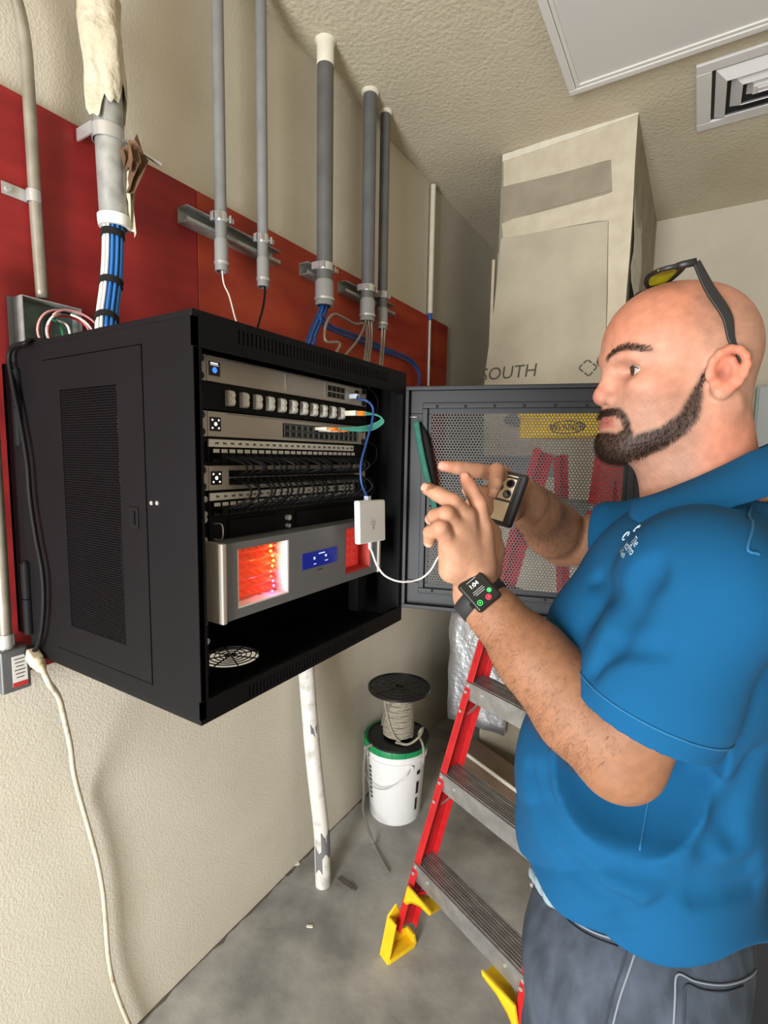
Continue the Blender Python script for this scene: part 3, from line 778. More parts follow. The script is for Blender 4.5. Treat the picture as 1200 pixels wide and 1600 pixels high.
# front lips, with real slots
def lip(z0, z1, s0, s1, ya, yb_, n):
    def f(b):
        x0, x1 = RX-0.004, RX
        b.mm((x0, RY0, s1), (x1, RY1, z1)); b.mm((x0, RY0, z0), (x1, RY1, s0)); b.mm((x0, RY0, s0), (x1, ya, s1)); b.mm((x0, yb_, s0), (x1, RY1, s1))
        st = (yb_-ya)/n
        for i in range(n): b.mm((x0, ya+i*st+st*0.42, s0), (x1, ya+(i+1)*st, s1))
    return f
rpart('front_lip', 'rack_black', lip(1.806, RZ1, 1.824, 1.846, 0.586, 1.05, 50))
rpart('front_lip', 'rack_black', lip(RZ0, 1.262, 1.229, 1.250, 0.60, 0.96, 42))
rpart('lip_backing', 'rack_inner', lambda b: b.mm((RX-0.02, RY0+0.01, 1.815), (RX-0.016, RY1-0.01, 1.852)))
rpart('lip_backing', 'rack_inner', lambda b: b.mm((RX-0.02, RY0+0.01, RZ0+0.008), (RX-0.016, RY1-0.01, 1.256)))
for (y0, y1) in ((RY0, RY0+0.016), (RY1-0.018, RY1)):
    rpart('front_post', 'rack_black', lambda b: b.mm((RX-0.022, y0+0.0005, 1.262), (RX, y1-0.0005, 1.806)), bevel=0.001)
# mounting rails
UY0, UY1, UX = 0.5415, 1.0265, 0.5835
for (y0, y1) in ((UY0-0.004, UY0+0.018), (UY1-0.018, UY1+0.012)):
    rpart('mounting_rail', 'rack_inner', lambda b: (b.mm((UX-0.004, y0, 1.27), (UX-0.001, y1, 1.83)), b.mm((UX-0.03, y0, 1.27), (UX-0.004, y0+0.003, 1.83))))
for (px, py) in ((318, 780), (318, 803), (318, 812), (318, 844), (318, 975), (322, 1002)):
    p = onx(px, py, UX); b = MB(); b.cyl((UX-0.001, p[1], p[2]), (UX+0.004, p[1], p[2]), 0.0052, n=12); b.box((UX+0.0045, p[1], p[2]), (0.001, 0.006, 0.0012)); b.build('rail_screw', 'steel', rk)
# wall bracket and hinges on the left
rpart('wall_bracket', 'rack_black', lambda b: (b.mm((0.0185, RY0+0.008, RZ0+0.03), (0.085, RY0+0.014, RZ1-0.03)), b.mm((0.0185, RY0+0.008, RZ0+0.03), (0.03, RY1-0.01, RZ1-0.03)), b.mm((0.0185, RY1-0.016, RZ0+0.03), (0.09, RY1-0.01, RZ1-0.03))))
for (pa, pb) in (((26, 578), (30, 696)), ((39, 880), (46, 990))):
    a = ony(pa[0], pa[1], RY0-0.004); c = ony(pb[0], pb[1], RY0-0.004); x = (a[0]+c[0])/2
    def hinge(b):
        b.cyl((x, RY0-0.003, c[2]), (x, RY0-0.003, (a[2]+c[2])/2-0.001), 0.010, n=14); b.cyl((x, RY0-0.003, (a[2]+c[2])/2+0.001), (x, RY0-0.003, a[2]), 0.010, n=14)
        b.cyl((x, RY0-0.003, a[2]), (x, RY0-0.003, a[2]+0.004), 0.007, n=12)
    rpart('hinge', 'rack_black', hinge, smooth=True, auto=40)
# open door
DH = np.array([0.628, 1.150, 0.0]); dang = math.radians(90-72.9)
DU = np.array([math.cos(dang), math.sin(dang), 0]); DW = np.array([math.sin(dang), -math.cos(dang), 0])   # DW faces the camera
DV = np.array([0, 0, 1.0]); DZ0, DZ1, DWID = 1.258, 1.826, 0.585
dd = rpart('door', 'door_grey', lambda b: (frame_rect(b, DH, DU, DV, -DW, 0.0, DWID, DZ0, DZ1, 0.066, 0.003),
    frame_rect(b, DH, DU, DV, DW, 0.0, DWID, DZ0, DZ1, 0.010, 0.018)), bevel=0.0012)
rpart('inner_rim', 'door_grey', lambda b: frame_rect(b, DH, DU, DV, DW, 0.043, DWID-0.043, DZ0+0.040, DZ1-0.040, 0.014, 0.009), dd, bevel=0.0015)
MX0, MX1, MZ0, MZ1 = 0.062, DWID-0.062, DZ0+0.060, DZ1-0.060
b = MB(); perforated(b, DH+DU*(MX0-0.006)+DV*(MZ0-0.006)-DW*0.0005, DU, DV, MX1-MX0+0.014, MZ1-MZ0+0.014, 0.0076, 0.0031, 0.0008)
b.build('perforated_sheet', 'mesh_grey', dd, kind='stuff')
for z in (DZ0+0.07, DZ1-0.075):
    b = MB(); b.cyl(DH+DU*0.012+DV*z+DW*0.006, DH+DU*0.030+DV*z+DW*0.006, 0.0016, n=8); b.build('hinge_pin', 'steel', dd, smooth=True)
for k in range(7):
    for z in (DZ1-0.049, DZ0+0.049):
        b = MB(); c = DH+DU*(0.08+0.07*k)+DV*z+DW*0.0085; b.cyl(c, c+DW*0.002, 0.0035, n=10); b.build('stud', 'rack_black', dd)
# green edged strip caught on the inside of the door
c0 = ony(652, 660, 1.155); c1 = ony(682, 800, 1.155)
gs = [ony(x, y, 1.135) for x, y in ((650, 659), (655, 690), (662, 725), (671, 762), (681, 802))]
gt = thing('green_strip', (gs[-1][0], 1.135, gs[-1][2]), 'green edged fabric strip hanging down the inside of the mesh door', 'strip')
b = MB(); pth = spline(gs, 6); b.tube(pth, 0.0085, 10, flat=(1.0, 0.55), hint=(0, 1, 0)); b.build('green_edge', 'green_strip', gt, smooth=True)
gs2 = [ony(x, y, 1.15) for x, y in ((658, 660), (668, 680), (675, 715), (681, 755), (686, 800))]
p2 = spline(gs2, 6); b = MB(); b.grid([[p*(1-t)+q*t+np.array([0, 0.004*math.sin(t*PI), 0]) for t in (0, 0.33, 0.66, 1)] for p, q in zip(pth, p2)]); b.build('shadow_sheet', 'rack_inner', gt, smooth=True, solid=0.001)  # black sheet draws the shadow lying right of the green edge

# ================================================================== equipment in the rack
def uz(i): return 1.7875-0.0444*i
def chassis(t, z, h, depth, m='silver_face', ears=True, face_x=0.0, y0=None, y1=None):
    y0 = UY0 if y0 is None else y0; y1 = UY1 if y1 is None else y1
    b = MB(); b.mm((UX-depth, y0+0.021, z-h/2), (UX+0.004+face_x, y1-0.021, z+h/2)); o = b.build('body', m, t, bevel=0.001)
    if ears:
        for ya, yb_ in ((y0, y0+0.0205), (y1-0.0205, y1)):
            b = MB(); b.mm((UX, ya, z-h/2), (UX+0.0025, yb_, z+h/2)); er = b.build('rack_ear', m, t, bevel=0.0006)
            for s in (-1, 1):
                b = MB(); yc = (ya+yb_)/2-0.002; b.cyl((UX+0.0025, yc, z+s*h*0.33), (UX+0.006, yc, z+s*h*0.33), 0.0062, n=12); b.build('screw', 'black_rubber', er)
    return o
FX = UX+0.004
def dot_screen(t, z, kind):
    y = 0.577; s = 0.0225
    b = MB(); b.box((FX+0.0006, y, z), (0.0012, s, s)); sc_ = b.build('screen', 'screen_black', t, bevel=0.0004)
    b = MB()
    if kind == 'dots':
        for (a, c, r) in ((-1, -1, .0017), (1, -1, .0017), (-1, 1, .0017), (1, 1, .0017), (0, 0, .0032)):
            b.cyl((FX+0.0012, y+a*0.0065, z+c*0.0065), (FX+0.0015, y+a*0.0065, z+c*0.0065), r, n=12)
        b.build('screen_icon', 'screen_white', sc_)
    else:
        b.cyl((FX+0.0012, y, z-0.002), (FX+0.0015, y, z-0.002), 0.0048, n=16); b.build('screen_icon', 'screen_blue', sc_)
        b = MB(); b.box((FX+0.0014, y-0.001, z+0.0085), (0.0004, 0.015, 0.0022)); b.box((FX+0.0014, y, z+0.0055), (0.0004, 0.017, 0.0006)); b.build('screen_text', 'screen_white', sc_)
# 1 gateway
z = uz(0); t = thing('network_gateway', (UX-0.1, 0.784, z-0.02), 'silver one-unit gateway with a blue icon screen at the top of the rack', 'network device')
chassis(t, z, 0.041, 0.25); dot_screen(t, z, 'blue')
b = MB(); b.mm((FX, 0.745, z-0.0155), (FX+0.0006, 0.866, z+0.0155)); dp = b.build('drive_bay', 'silver_face', t)
b = MB(); b.mm((FX, 0.744, z-0.016), (FX+0.0012, 0.7475, z+0.016)); b.build('bay_edge', 'steel', dp)
b = MB(); b.mm((FX, 0.866, z-0.016), (FX+0.0012, 0.8675, z+0.016)); b.build('bay_edge', 'steel', dp)
b = MB(); b.mm((FX, 0.60, z+0.0178), (FX+0.0004, 0.99, z+0.0186)); b.build('seam', 'port_black', t)
for i in range(4):
    for j in range(2):
        b = MB(); b.mm((FX, 0.877+i*0.0157, z-0.0125+j*0.0135), (FX+0.0008, 0.877+i*0.0157+0.0125, z-0.0125+j*0.0135+0.011)); b.build('port', 'port_black', t)
b = MB(); b.mm((FX, 0.978, z+0.001), (FX+0.0008, 0.992, z+0.013)); b.build('port', 'port_black', t)
# 2 fibre coupler panel
z = uz(1); t = thing('fibre_patch_panel', (UX-0.01, 0.784, z-0.02), 'black panel with a row of grey fibre couplers below the gateway', 'patch panel')
b = MB(); b.mm((UX, UY0, z-0.021), (UX+0.003, UY1, z+0.021)); b.build('panel', 'rack_inner', t)
for i in range(11):
    y = 0.605+i*0.0315
    b = MB(); b.mm((UX+0.003, y-0.006, z-0.013), (UX+0.012, y+0.006, z+0.013)); cp = b.build('coupler', 'coupler', t, bevel=0.0008)
    b = MB()
    for s in (-1, 1): b.cyl((UX+0.012, y+0.001, z+s*0.0052), (UX+0.0165, y+0.001, z+s*0.0052), 0.0046, n=10)
    b.mm((UX+0.012, y-0.005, z-0.011), (UX+0.0145, y+0.006, z+0.011)); b.build('coupler_cap', 'coupler_face', cp)
# 3 aggregation switch
z = uz(2); t = thing('aggregation_switch', (UX-0.1, 0.784, z-0.02), 'silver switch with dotted screen and a block of dark slots, third in the rack', 'network switch')
chassis(t, z, 0.041, 0.25); dot_screen(t, z, 'dots')
b = MB(); b.mm((FX, 0.60, z+0.0178), (FX+0.0004, 0.99, z+0.0186)); b.build('seam', 'port_black', t)
b = MB(); b.mm((FX, 0.738, z-0.015), (FX+0.001, 0.99, z+0.012)); b.build('port_block', 'port_black', t)
for i in range(14):
    for j in range(2):
        b = MB(); y = 0.741+i*0.0177; zz = z-0.0140+j*0.0128
        frame_rect(b, (FX+0.0026, 0, 0), (0, 1, 0), (0, 0, 1), (-1, 0, 0), y, y+0.0155, zz, zz+0.0112, 0.0009, 0.0016); b.build('sfp_cage', 'silver_dark', t)
# 4, 6 patch panels
def patch_panel(ui, label, label2):
    z = uz(ui); t = thing('patch_bay', (UX-0.01, 0.77, z-0.02), label, 'patch panel', 'white label strip patch panels')
    b = MB(); b.mm((UX, UY0+0.02, z-0.022), (UX+0.003, UY1-0.02, z+0.022)); b.build('panel', 'rack_inner', t)
    b = MB(); b.mm((UX+0.003, 0.562, z+0.007), (UX+0.0065, 0.972, z+0.0195)); ls = b.build('label_strip', 'label_white', t, bevel=0.0004)
    b = MB(); rr_ = random.Random(ui)
    for i in range(24):
        y = 0.574+i*0.0168
        for k in range(3): b.mm((UX+0.0066, y+k*0.0026, z+0.0115), (UX+0.0069, y+k*0.0026+0.0018, z+0.0115+rr_.choice((0.003, 0.004))))
    b.build('label_print', 'print_black', ls)
    for i in range(24):
        y = 0.566+i*0.0170
        b = MB(); b.mm((UX+0.003, y, z-0.0185), (UX+0.010, y+0.0142, z+0.0035)); pj = b.build('jack', 'port_black' , t)
        b = MB(); b.mm((UX+0.0101, y+0.0008, z-0.0025), (UX+0.0106, y+0.0134, z+0.0035)); b.build('port_label', 'label_white', pj)
    return t, z
pp1, zp1 = patch_panel(3, 'patch panel with white label strip between the two dotted-screen switches', '')
pp2, zp2 = patch_panel(5, 'patch panel with white label strip below both switches', '')
# 5 access switch
z = uz(4); zs = z; t = thing('network_switch', (UX-0.1, 0.784, z-0.02), 'silver switch with dotted screen filled with black patch cables', 'network switch')
chassis(t, z, 0.041, 0.25); dot_screen(t, z, 'dots')
for i in range(24):
    for j in range(2):
        y = 0.604+i*0.0157; zz = z-0.0125+j*0.0135
        b = MB(); b.mm((FX, y, zz), (FX+0.001, y+0.0125, zz+0.0115)); b.build('port', 'port_black', t)
# patch cables: one object each with two plugs
ORD = 'first second third fourth fifth sixth seventh eighth ninth tenth eleventh twelfth thirteenth fourteenth fifteenth sixteenth seventeenth eighteenth nineteenth twentieth twenty-first twenty-second twenty-third twenty-fourth'.split()
def ordinal(i): return ORD[i]
def patch_cable(i, up):
    rj = random.Random(i*2+up)
    yj = 0.573+i*0.0170; ys = 0.610+i*0.0157
    za = (zp1-0.008) if up else (zp2-0.008)
    zb2 = zs+(0.007 if up else -0.007)
    out = 0.040+rj.random()*0.014; sag = rj.uniform(-0.004, 0.004)
    p = [(UX+0.010, yj, za), (UX+0.028, yj+0.002, za-(0.001 if up else -0.001)), (UX+out, (yj*0.6+ys*0.4)+0.012+sag, za*0.6+zb2*0.4), (UX+out*0.95, (yj*0.3+ys*0.7)+0.010+sag, za*0.25+zb2*0.75), (UX+0.028, ys+0.002, zb2), (FX+0.001, ys, zb2)]
    lab = ordinal(i)+(' black patch cable from the left looping down from the upper label strip' if up else ' black patch cable from the left looping up from the lower label strip')
    t = thing('patch_cable', p[0], lab, 'cable', 'patch cables above the switch' if up else 'patch cables below the switch')
    b = MB(); b.tube(spline(p, 5), 0.0021, 6); b.build('cord', 'black_cable', t, smooth=True)
    for q, x1 in ((p[0], 0.020), (p[-1], 0.018)):
        b = MB(); b.box((UX+x1, q[1], q[2]), (0.020, 0.0112, 0.0095)); b.build('plug', 'rack_black', t)
for i in range(24): patch_cable(i, 1)
for i in range(24): patch_cable(i, 0)
# clear plug and small screws at the right of the switch
# 7 black drawer panel
z = 1.522; t = thing('blank_drawer', (UX-0.1, 0.784, z-0.025), 'black two-section drawer panel with two metal knobs in the rack', 'drawer')
b = MB(); b.mm((UX-0.2, UY0+0.02, z-0.022), (UX+0.004, UY1-0.02, z+0.022)); b.build('body', 'rack_inner', t, bevel=0.001)
for (y0, y1) in ((0.60, 0.715), (0.775, 0.985)):
    b = MB(); b.mm((UX+0.004, y0, z-0.016), (UX+0.008, y1, z+0.016)); b.build('panel', 'rack_black', t, bevel=0.001)
for (zz, r) in ((z+0.006, 0.0055), (z-0.010, 0.004)):
    b = MB(); b.cyl((UX+0.004, 0.748, zz), (UX+0.012, 0.748, zz), r, n=14); b.build('knob', 'steel', t, smooth=True, auto=40)
b = MB(); b.tube(spline([(UX+0.003, 0.570, z+0.012), (UX+0.02, 0.572, z+0.012), (UX+0.024, 0.572, z), (UX+0.02, 0.572, z-0.014), (UX+0.003, 0.570, z-0.014)], 5), 0.0014, 6); b.build('handle', 'steel', t, smooth=True)

# 8 glowing power unit
LX = 0.632
def lp(px, py): q = onx(px, py, LX); return q[1], q[2]
y0, y1 = 0.5485, 1.020; z0, z1 = 1.376, 1.505
t = thing('power_unit', (UX-0.1, 0.784, z0), 'silver power unit with glowing orange and pink recess and blue display', 'power supply')
wa0, wa1 = 0.580, 0.705; wb0, wb1 = 0.885, 0.985; wz0, wz1 = z0+0.016, z1-0.012
def face(b):
    xs = (UX-0.012, LX)
    b.mm((xs[0], y0+0.006, z0), (xs[1], wa0, z1)); b.mm((xs[0], wa0, z0), (xs[1], wa1, wz0)); b.mm((xs[0], wa0, wz1), (xs[1], wa1, z1))
    b.mm((xs[0], wa1, z0), (xs[1], wb0, z1)); b.mm((xs[0], wb0, z0), (xs[1], wb1, wz0)); b.mm((xs[0], wb0, wz1), (xs[1], wb1, z1)); b.mm((xs[0], wb1, z0), (xs[1], y1-0.006, z1))
b = MB(); face(b); b.build('bezel', 'silver_dark', t)
for ya, yb_ in ((y0-0.004, y0+0.0055), (y1-0.0055, y1+0.004)):
    b = MB(); b.mm((UX+0.002, ya, z0-0.002), (LX+0.0045, yb_, z1+0.002)); b.build('end_cap', 'silver_face', t, bevel=0.002)
b = MB(); b.mm((0.30, y0+0.03, z0+0.002), (UX-0.026, y1-0.03, z1-0.002)); b.build('chassis', 'rack_inner', t)
# recess linings
def well(a0, a1, mback, mside):
    b = MB(); b.mm((LX-0.038, a0, wz0), (LX-0.034, a1, wz1)); bk = b.build('recess_back', mback, t)
    b = MB(); b.mm((LX-0.034, a1-0.003, wz0), (LX-0.001, a1-0.0002, wz1)); b.build('recess_side', mside, t)
    b = MB(); b.mm((LX-0.034, a0+0.0002, wz0), (LX-0.001, a0+0.003, wz1)); b.build('recess_side', mside, t)
    b = MB(); b.mm((LX-0.034, a0+0.003, wz0), (LX-0.001, a1-0.003, wz0+0.003)); b.build('recess_floor', mside, t)
    return bk
mat('recess_white', '#d8d5d0', 0.5)
bk = well(wa0, wa1, 'crystal', 'recess_white')
mat('recess_red', '#b0403a', 0.5)
bk2 = well(wb0, wb1, 'red_panel', 'recess_red')
# faceted crystal blocks in the first recess
nr, nc = 6, 7
for i in range(nr):
    for j in range(nc):
        yy = wa0+0.008+j*(wa1-wa0-0.012)/nc; hh = (wz1-wz0-0.006)/nr; zz = wz0+0.004+i*hh; ww = (wa1-wa0-0.012)/nc
        b = MB(); c = np.array([LX-0.0225-0.002*((i+j) % 2), yy+ww/2, zz+hh/2])
        vs = [c+np.array([-0.011, s*ww*0.48, q*hh*0.48]) for s, q in ((-1, -1), (1, -1), (1, 1), (-1, 1))]+[c+np.array([0.005, 0, 0])]
        b.add(vs, [(0, 1, 4), (1, 2, 4), (2, 3, 4), (3, 0, 4), (3, 2, 1, 0)]); b.build('crystal_facet', 'crystal', bk)
for i in range(10):
    zz = wz0+0.008+i*(wz1-wz0-0.016)/9; f = i/9
    m = 'led_pink' if i < 3 else ('led_glow' if i < 5 else 'led_amber')
    b = MB(); c = np.array([LX-0.014, wa1-0.030+0.004*math.sin(i*1.3), zz]); b.lathe(c, [(0.0, -0.003), (0.003, 0.0), (0.0, 0.003)], n=8); b.build('led', m, t)
for i in range(5):
    for j in range(4):
        ww = (wb1-wb0-0.02)/4; hh = (wz1-wz0-0.006)/5
        c = np.array([LX-0.0325, wb0+0.006+ww*(j+0.5), wz0+0.004+hh*(i+0.5)]); b = MB()
        vs = [c+np.array([-0.0015, s*ww*0.48, q*hh*0.48]) for s, q in ((-1, -1), (1, -1), (1, 1), (-1, 1))]+[c+np.array([0.008, 0, 0])]
        b.add(vs, [(0, 1, 4), (1, 2, 4), (2, 3, 4), (3, 0, 4), (3, 2, 1, 0)]); b.build('red_facet', 'red_panel', bk2)
for (zr, en, colr) in ((wz0+0.03, 0.05, (1.0, 0.22, 0.5)), (wz1-0.035, 0.06, (1.0, 0.45, 0.12))):
    d = bpy.data.lights.new('recess_lamp', 'POINT'); d.energy = en; d.color = colr; d.shadow_soft_size = 0.006
    o = bpy.data.objects.new('recess_lamp', d); col.objects.link(o); o.location = (LX-0.008, wa1-0.036, zr)
b = MB(); b.mm((LX, 0.742, 1.428), (LX+0.001, 0.853, 1.460)); sc_ = b.build('display', 'lcd_blue', t, bevel=0.0003)
b = MB()
for (yy, zz, w_, h_) in ((0.792, 1.453, 0.02, 0.002), (0.776, 1.444, 0.005, 0.005), (0.812, 1.445, 0.006, 0.004), (0.776, 1.434, 0.008, 0.0015), (0.812, 1.436, 0.01, 0.0015)):
    b.mm((LX+0.001, yy, zz), (LX+0.0013, yy+w_, zz+h_))
b.build('display_text', 'lcd_text', sc_)
b = MB(); lettering(b, 'POWER', (LX+0.0006, 0.797, 1.420), (0, 1, 0), (0, 0, 1), 0.006) if False else b.mm((LX, 0.790, 1.4195), (LX+0.0004, 0.806, 1.4215)); b.build('maker_mark', 'print_black', t)

# yellow-green earth wires at the back of the rack floor
for k, (pp, m) in enumerate(((((568, 955, 0.45), (562, 948, 0.46), (565, 964, 0.48), (562, 972, 0.5)), 'yellow_plastic'), (((572, 965, 0.45), (578, 952, 0.47), (587, 951, 0.5), (585, 958, 0.52)), 'green_wire'))):
    cable('earth_wire', [onx(x, y, X)+np.array([0, 0, 0.0]) for x, y, X in pp], 0.0028, m, ('yellow' if k == 0 else 'green')+' earth wire end curling up in the rack floor corner', 'wire')

# white adapter hanging by its blue cable
AX = 0.672
def ap(px, py, X=AX): return onx(px, py, X)
c = (ap(554, 783)+ap(601, 843))/2
ua = unit(ap(601, 779)-ap(553, 781)); va = unit(ap(577, 780)-ap(578, 846)); na = np.cross(ua, va)
t = thing('power_adapter', c, 'white plastic power adapter hanging on the blue cable in front of the rack', 'adapter')
wA = np.linalg.norm(ap(601, 812)-ap(553, 812)); hA = np.linalg.norm(ap(577, 780)-ap(578, 846))
b = MB(); b.box(c, (wA*0.86, hA, 0.014), (ua, va, na)); b.build('body', 'white_plastic', t, bevel=0.004, seg=3)
b = MB()
for i, w_ in enumerate((0.010, 0.022, 0.018, 0.020)): b.box(c+na*0.0073+va*(0.004-i*0.004), (w_, 0.0012, 0.0004), (ua, va, na))
b.box(c+na*0.0073-va*0.014, (0.006, 0.006, 0.0004), (ua, va, na)); b.build('fine_print', 'coupler', t)
b = MB(); b.box(c+va*(hA/2+0.004)-ua*0.010, (0.012, 0.010, 0.010), (ua, va, na)); b.build('socket_plug', 'clear_plug', t)
b = MB(); b.box(c-va*(hA/2+0.007)-ua*0.002, (0.008, 0.016, 0.006), (ua, va, na)); b.build('usb_plug', 'white_plastic', t, bevel=0.0015)
top = c+va*(hA/2+0.006)-ua*0.010
cable('blue_lead', [np.array([FX+0.018, 0.962, uz(0)-0.003]), onx(560, 624, 0.62), onx(572, 626, 0.64), onx(582, 636, 0.65), onx(582, 655, 0.655), onx(573, 690, 0.66), onx(564, 725, 0.668), onx(565, 755, 0.672), top], 0.0026, 'blue_dark', 'dark blue network lead from the gateway down to the white adapter')
b = MB(); b.box((FX+0.010, 0.962, uz(0)-0.003), (0.022, 0.0115, 0.0105)); tag(b.build('network_plug', 'clear_plug', bevel=0.001), 'clear network plug of the blue lead in the gateway port', 'plug')
bot = c-va*(hA/2+0.015)-ua*0.002
cable('white_lead', [bot, onx(581, 862, 0.675), onx(590, 885, 0.69), onx(604, 901, 0.70), onx(628, 909, 0.72), onx(655, 905, 0.74), onx(672, 892, 0.76), onx(684, 872, 0.80), onx(700, 850, 0.86)], 0.0023, 'white_plastic', 'white charging lead from the adapter to the hands')
# aqua fibre leads
fy = 0.605+10*0.0315
for k in range(4):
    dz = 0.005*(k % 2)-0.002; dy = 0.004*(k//2)
    t = thing('fibre_lead', (FX+0.02, 0.82+0.012*k, uz(2)), 'aqua fibre lead from the coupler panel looping down to the slotted switch', 'cable', 'aqua fibre leads')
    a0 = np.array([UX+0.017, fy+dy, uz(1)+dz]); e0 = np.array([FX+0.010, 0.826+0.013*k, uz(2)+0.006-0.002*(k % 2)])
    b = MB(); b.box((a0+(0.012, 0.006, 0)), (0.03, 0.006, 0.006)); b.build('connector', 'fiber_white', t, bevel=0.0006)
    b = MB(); b.cyl(a0+(0.026, 0.012, 0), a0+(0.040, 0.020, 0.0), 0.003, n=8); b.build('boot', 'orange_boot', t, smooth=True)
    b = MB(); b.box(e0+(0.012, 0.004, 0), (0.03, 0.009, 0.006)); b.build('connector', 'fiber_white', t, bevel=0.0006)
    b = MB(); b.cyl(e0+(0.026, 0.008, 0), e0+(0.038, 0.022, 0.001), 0.003, n=8); b.build('boot', 'orange_boot', t, smooth=True)
    mid = [a0+(0.040, 0.020, 0), np.array([UX+0.062, 0.975+0.004*k, uz(1)+0.000]), np.array([UX+0.070, 0.990+0.003*k, uz(1)-0.008-0.002*k]), np.array([UX+0.060, 0.965+0.004*k, uz(2)+0.022-0.003*k]), np.array([UX+0.058, 0.91+0.01*k, uz(2)+0.013-0.002*k]), e0+(0.038, 0.022, 0.001)]
    b = MB(); b.tube(spline(mid, 8), 0.0016, 7); b.build('cord', 'aqua', t, smooth=True)
# black loops at the right of the rails
for k, (pp) in enumerate((((576, 605), (590, 625), (586, 655), (572, 668)), ((575, 690), (588, 700), (586, 720), (570, 732)), ((572, 745), (583, 752), (582, 770), (568, 782)))):
    cable('looped_cable', [onx(x, y, 0.60) for x, y in pp], 0.0018, 'black_cable', ('upper', 'middle', 'lower')[k]+' thin black cable loop beside the right mounting rail', 'cable')

# power cord down the left side into the beige extension cord
pts = [np.array([0.20, RY0+0.05, RZ1+0.006]), np.array([0.15, RY0+0.01, RZ1+0.006])] + [ony(x, y, RY0-0.014) for x, y in ((40, 536), (22, 541), (14, 556), (18, 590), (30, 650), (42, 720), (47, 780), (56, 840), (66, 895), (68, 950), (62, 1000), (50, 1022))]
cable('power_lead', pts, 0.0045, 'black_cable', 'black power cord running down the left side of the rack', 'cord')
pl = ony(50, 1022, RY0-0.014); pl2 = ony(74, 1058, RY0-0.02); dpl = unit(pl2-pl)
ex = thing('extension_cord', pl2, 'beige extension cord with paint-stained cable hanging to the floor', 'cord')
a1, b1, _ = frame_from(dpl, (0, -1, 0))
b = MB(); b.box(pl+dpl*0.012, (0.026, 0.022, 0.034), (a1, b1, dpl)); b.build('socket', 'beige_plug', ex, bevel=0.004)
b = MB(); b.lathe(pl+dpl*0.029, [(0.013, 0), (0.012, 0.008), (0.0085, 0.012), (0.0085, 0.016), (0.0105, 0.018), (0.0065, 0.026), (0.005, 0.036)], axis=dpl, n=14); b.build('strain_relief', 'beige_plug', ex, smooth=True)
b = MB(); b.box(pl-dpl*0.012, (0.02, 0.018, 0.016), (a1, b1, dpl)); b.build('inserted_plug', 'black_rubber', ex, bevel=0.003)
cp = [(76, 1066), (92, 1090), (101, 1125), (110, 1165), (115, 1205), (126, 1250), (140, 1300), (152, 1345), (161, 1395), (165, 1440), (170, 1500), (180, 1545), (197, 1590), (210, 1622)]
xs = np.linspace(pl2[0], 0.022, 6).tolist()+[0.022]*8
pts = [pl+dpl*0.06]+[onx(x, y, X) for (x, y), X in zip(cp, xs)]
pts[-1][2] = max(pts[-1][2], 0.006)
b = MB(); b.tube(spline(pts, 6), 0.0058, 10); b.build('cord', 'cord_beige', ex, smooth=True)
# ================================================================== step ladder
LA = unit((0.92, -0.39, 0)); LBk = unit((0.39, 0.92, 0)); UP = np.array([0, 0, 1.0])
FLf = np.array([0.500, 1.335, 0.0]); FLt = np.array([0.812, 1.700, 1.715])
WF, WT = 0.525, 0.245
FRf = FLf+LA*WF; FRt = FLt+LA*WT
ld = thing('step_ladder', FLf+LA*WF/2, 'red fiberglass step ladder with yellow cap and feet behind the mesh door', 'ladder')
def channel(b, p0, p1, inward, back, wd, fl, th=0.004, s0=0.0, s1=1.0):
    """C channel rail from p0 to p1; web depth wd along back, flanges fl long along inward"""
    d = unit(p1-p0); L_ = np.linalg.norm(p1-p0); bk = unit(back-np.dot(back, d)*d); iw = unit(inward-np.dot(inward, d)*d-np.dot(inward, bk)*bk)
    c = p0+(p1-p0)*(s0+s1)/2; ln = L_*(s1-s0)
    b.box(c+bk*wd/2+iw*th/2, (th, wd, ln), (iw, bk, d))
    b.box(c+bk*th/2+iw*(fl/2+th/2), (fl-th, th, ln), (iw, bk, d))
    b.box(c+bk*(wd-th/2)+iw*(fl/2+th/2), (fl-th, th, ln), (iw, bk, d))
    return d, bk, iw
for p0, p1, s in ((FLf, FLt, 1), (FRf, FRt, -1)):
    b = MB(); channel(b, p0, p1, LA*s, LBk, 0.078, 0.027, s0=0.045, s1=0.985); rl = b.build('front_rail', 'red_fiberglass', ld, bevel=0.001)
# rear rails
RLf = FLf+LBk*0.98+LA*0.02; RLt = FLt+LBk*0.115+LA*0.02+UP*(-0.02)
RRf = FRf+LBk*0.98-LA*0.02; RRt = FRt+LBk*0.115-LA*0.02+UP*(-0.02)
for p0, p1, s in ((RLf, RLt, 1), (RRf, RRt, -1)):
    b = MB(); channel(b, p0, p1, LA*s, -LBk, 0.05, 0.022, s0=0.03, s1=0.985); b.build('rear_rail', 'red_fiberglass', ld, bevel=0.001)
    b = MB(); b.box(p0+UP*0.03-LBk*0.02+LA*s*0.012, (0.04, 0.065, 0.06), (LA, LBk, UP)); b.build('rear_foot', 'yellow_plastic', ld, bevel=0.004)
for s in (0.18, 0.40, 0.62):
    a = RLf+(RLt-RLf)*s; c = RRf+(RRt-RRf)*s; b = MB(); b.box((a+c)/2-LBk*0.02, (np.linalg.norm(c-a)-0.008, 0.018, 0.03), (LA, LBk, UP)); b.build('rear_bar', 'aluminium', ld)
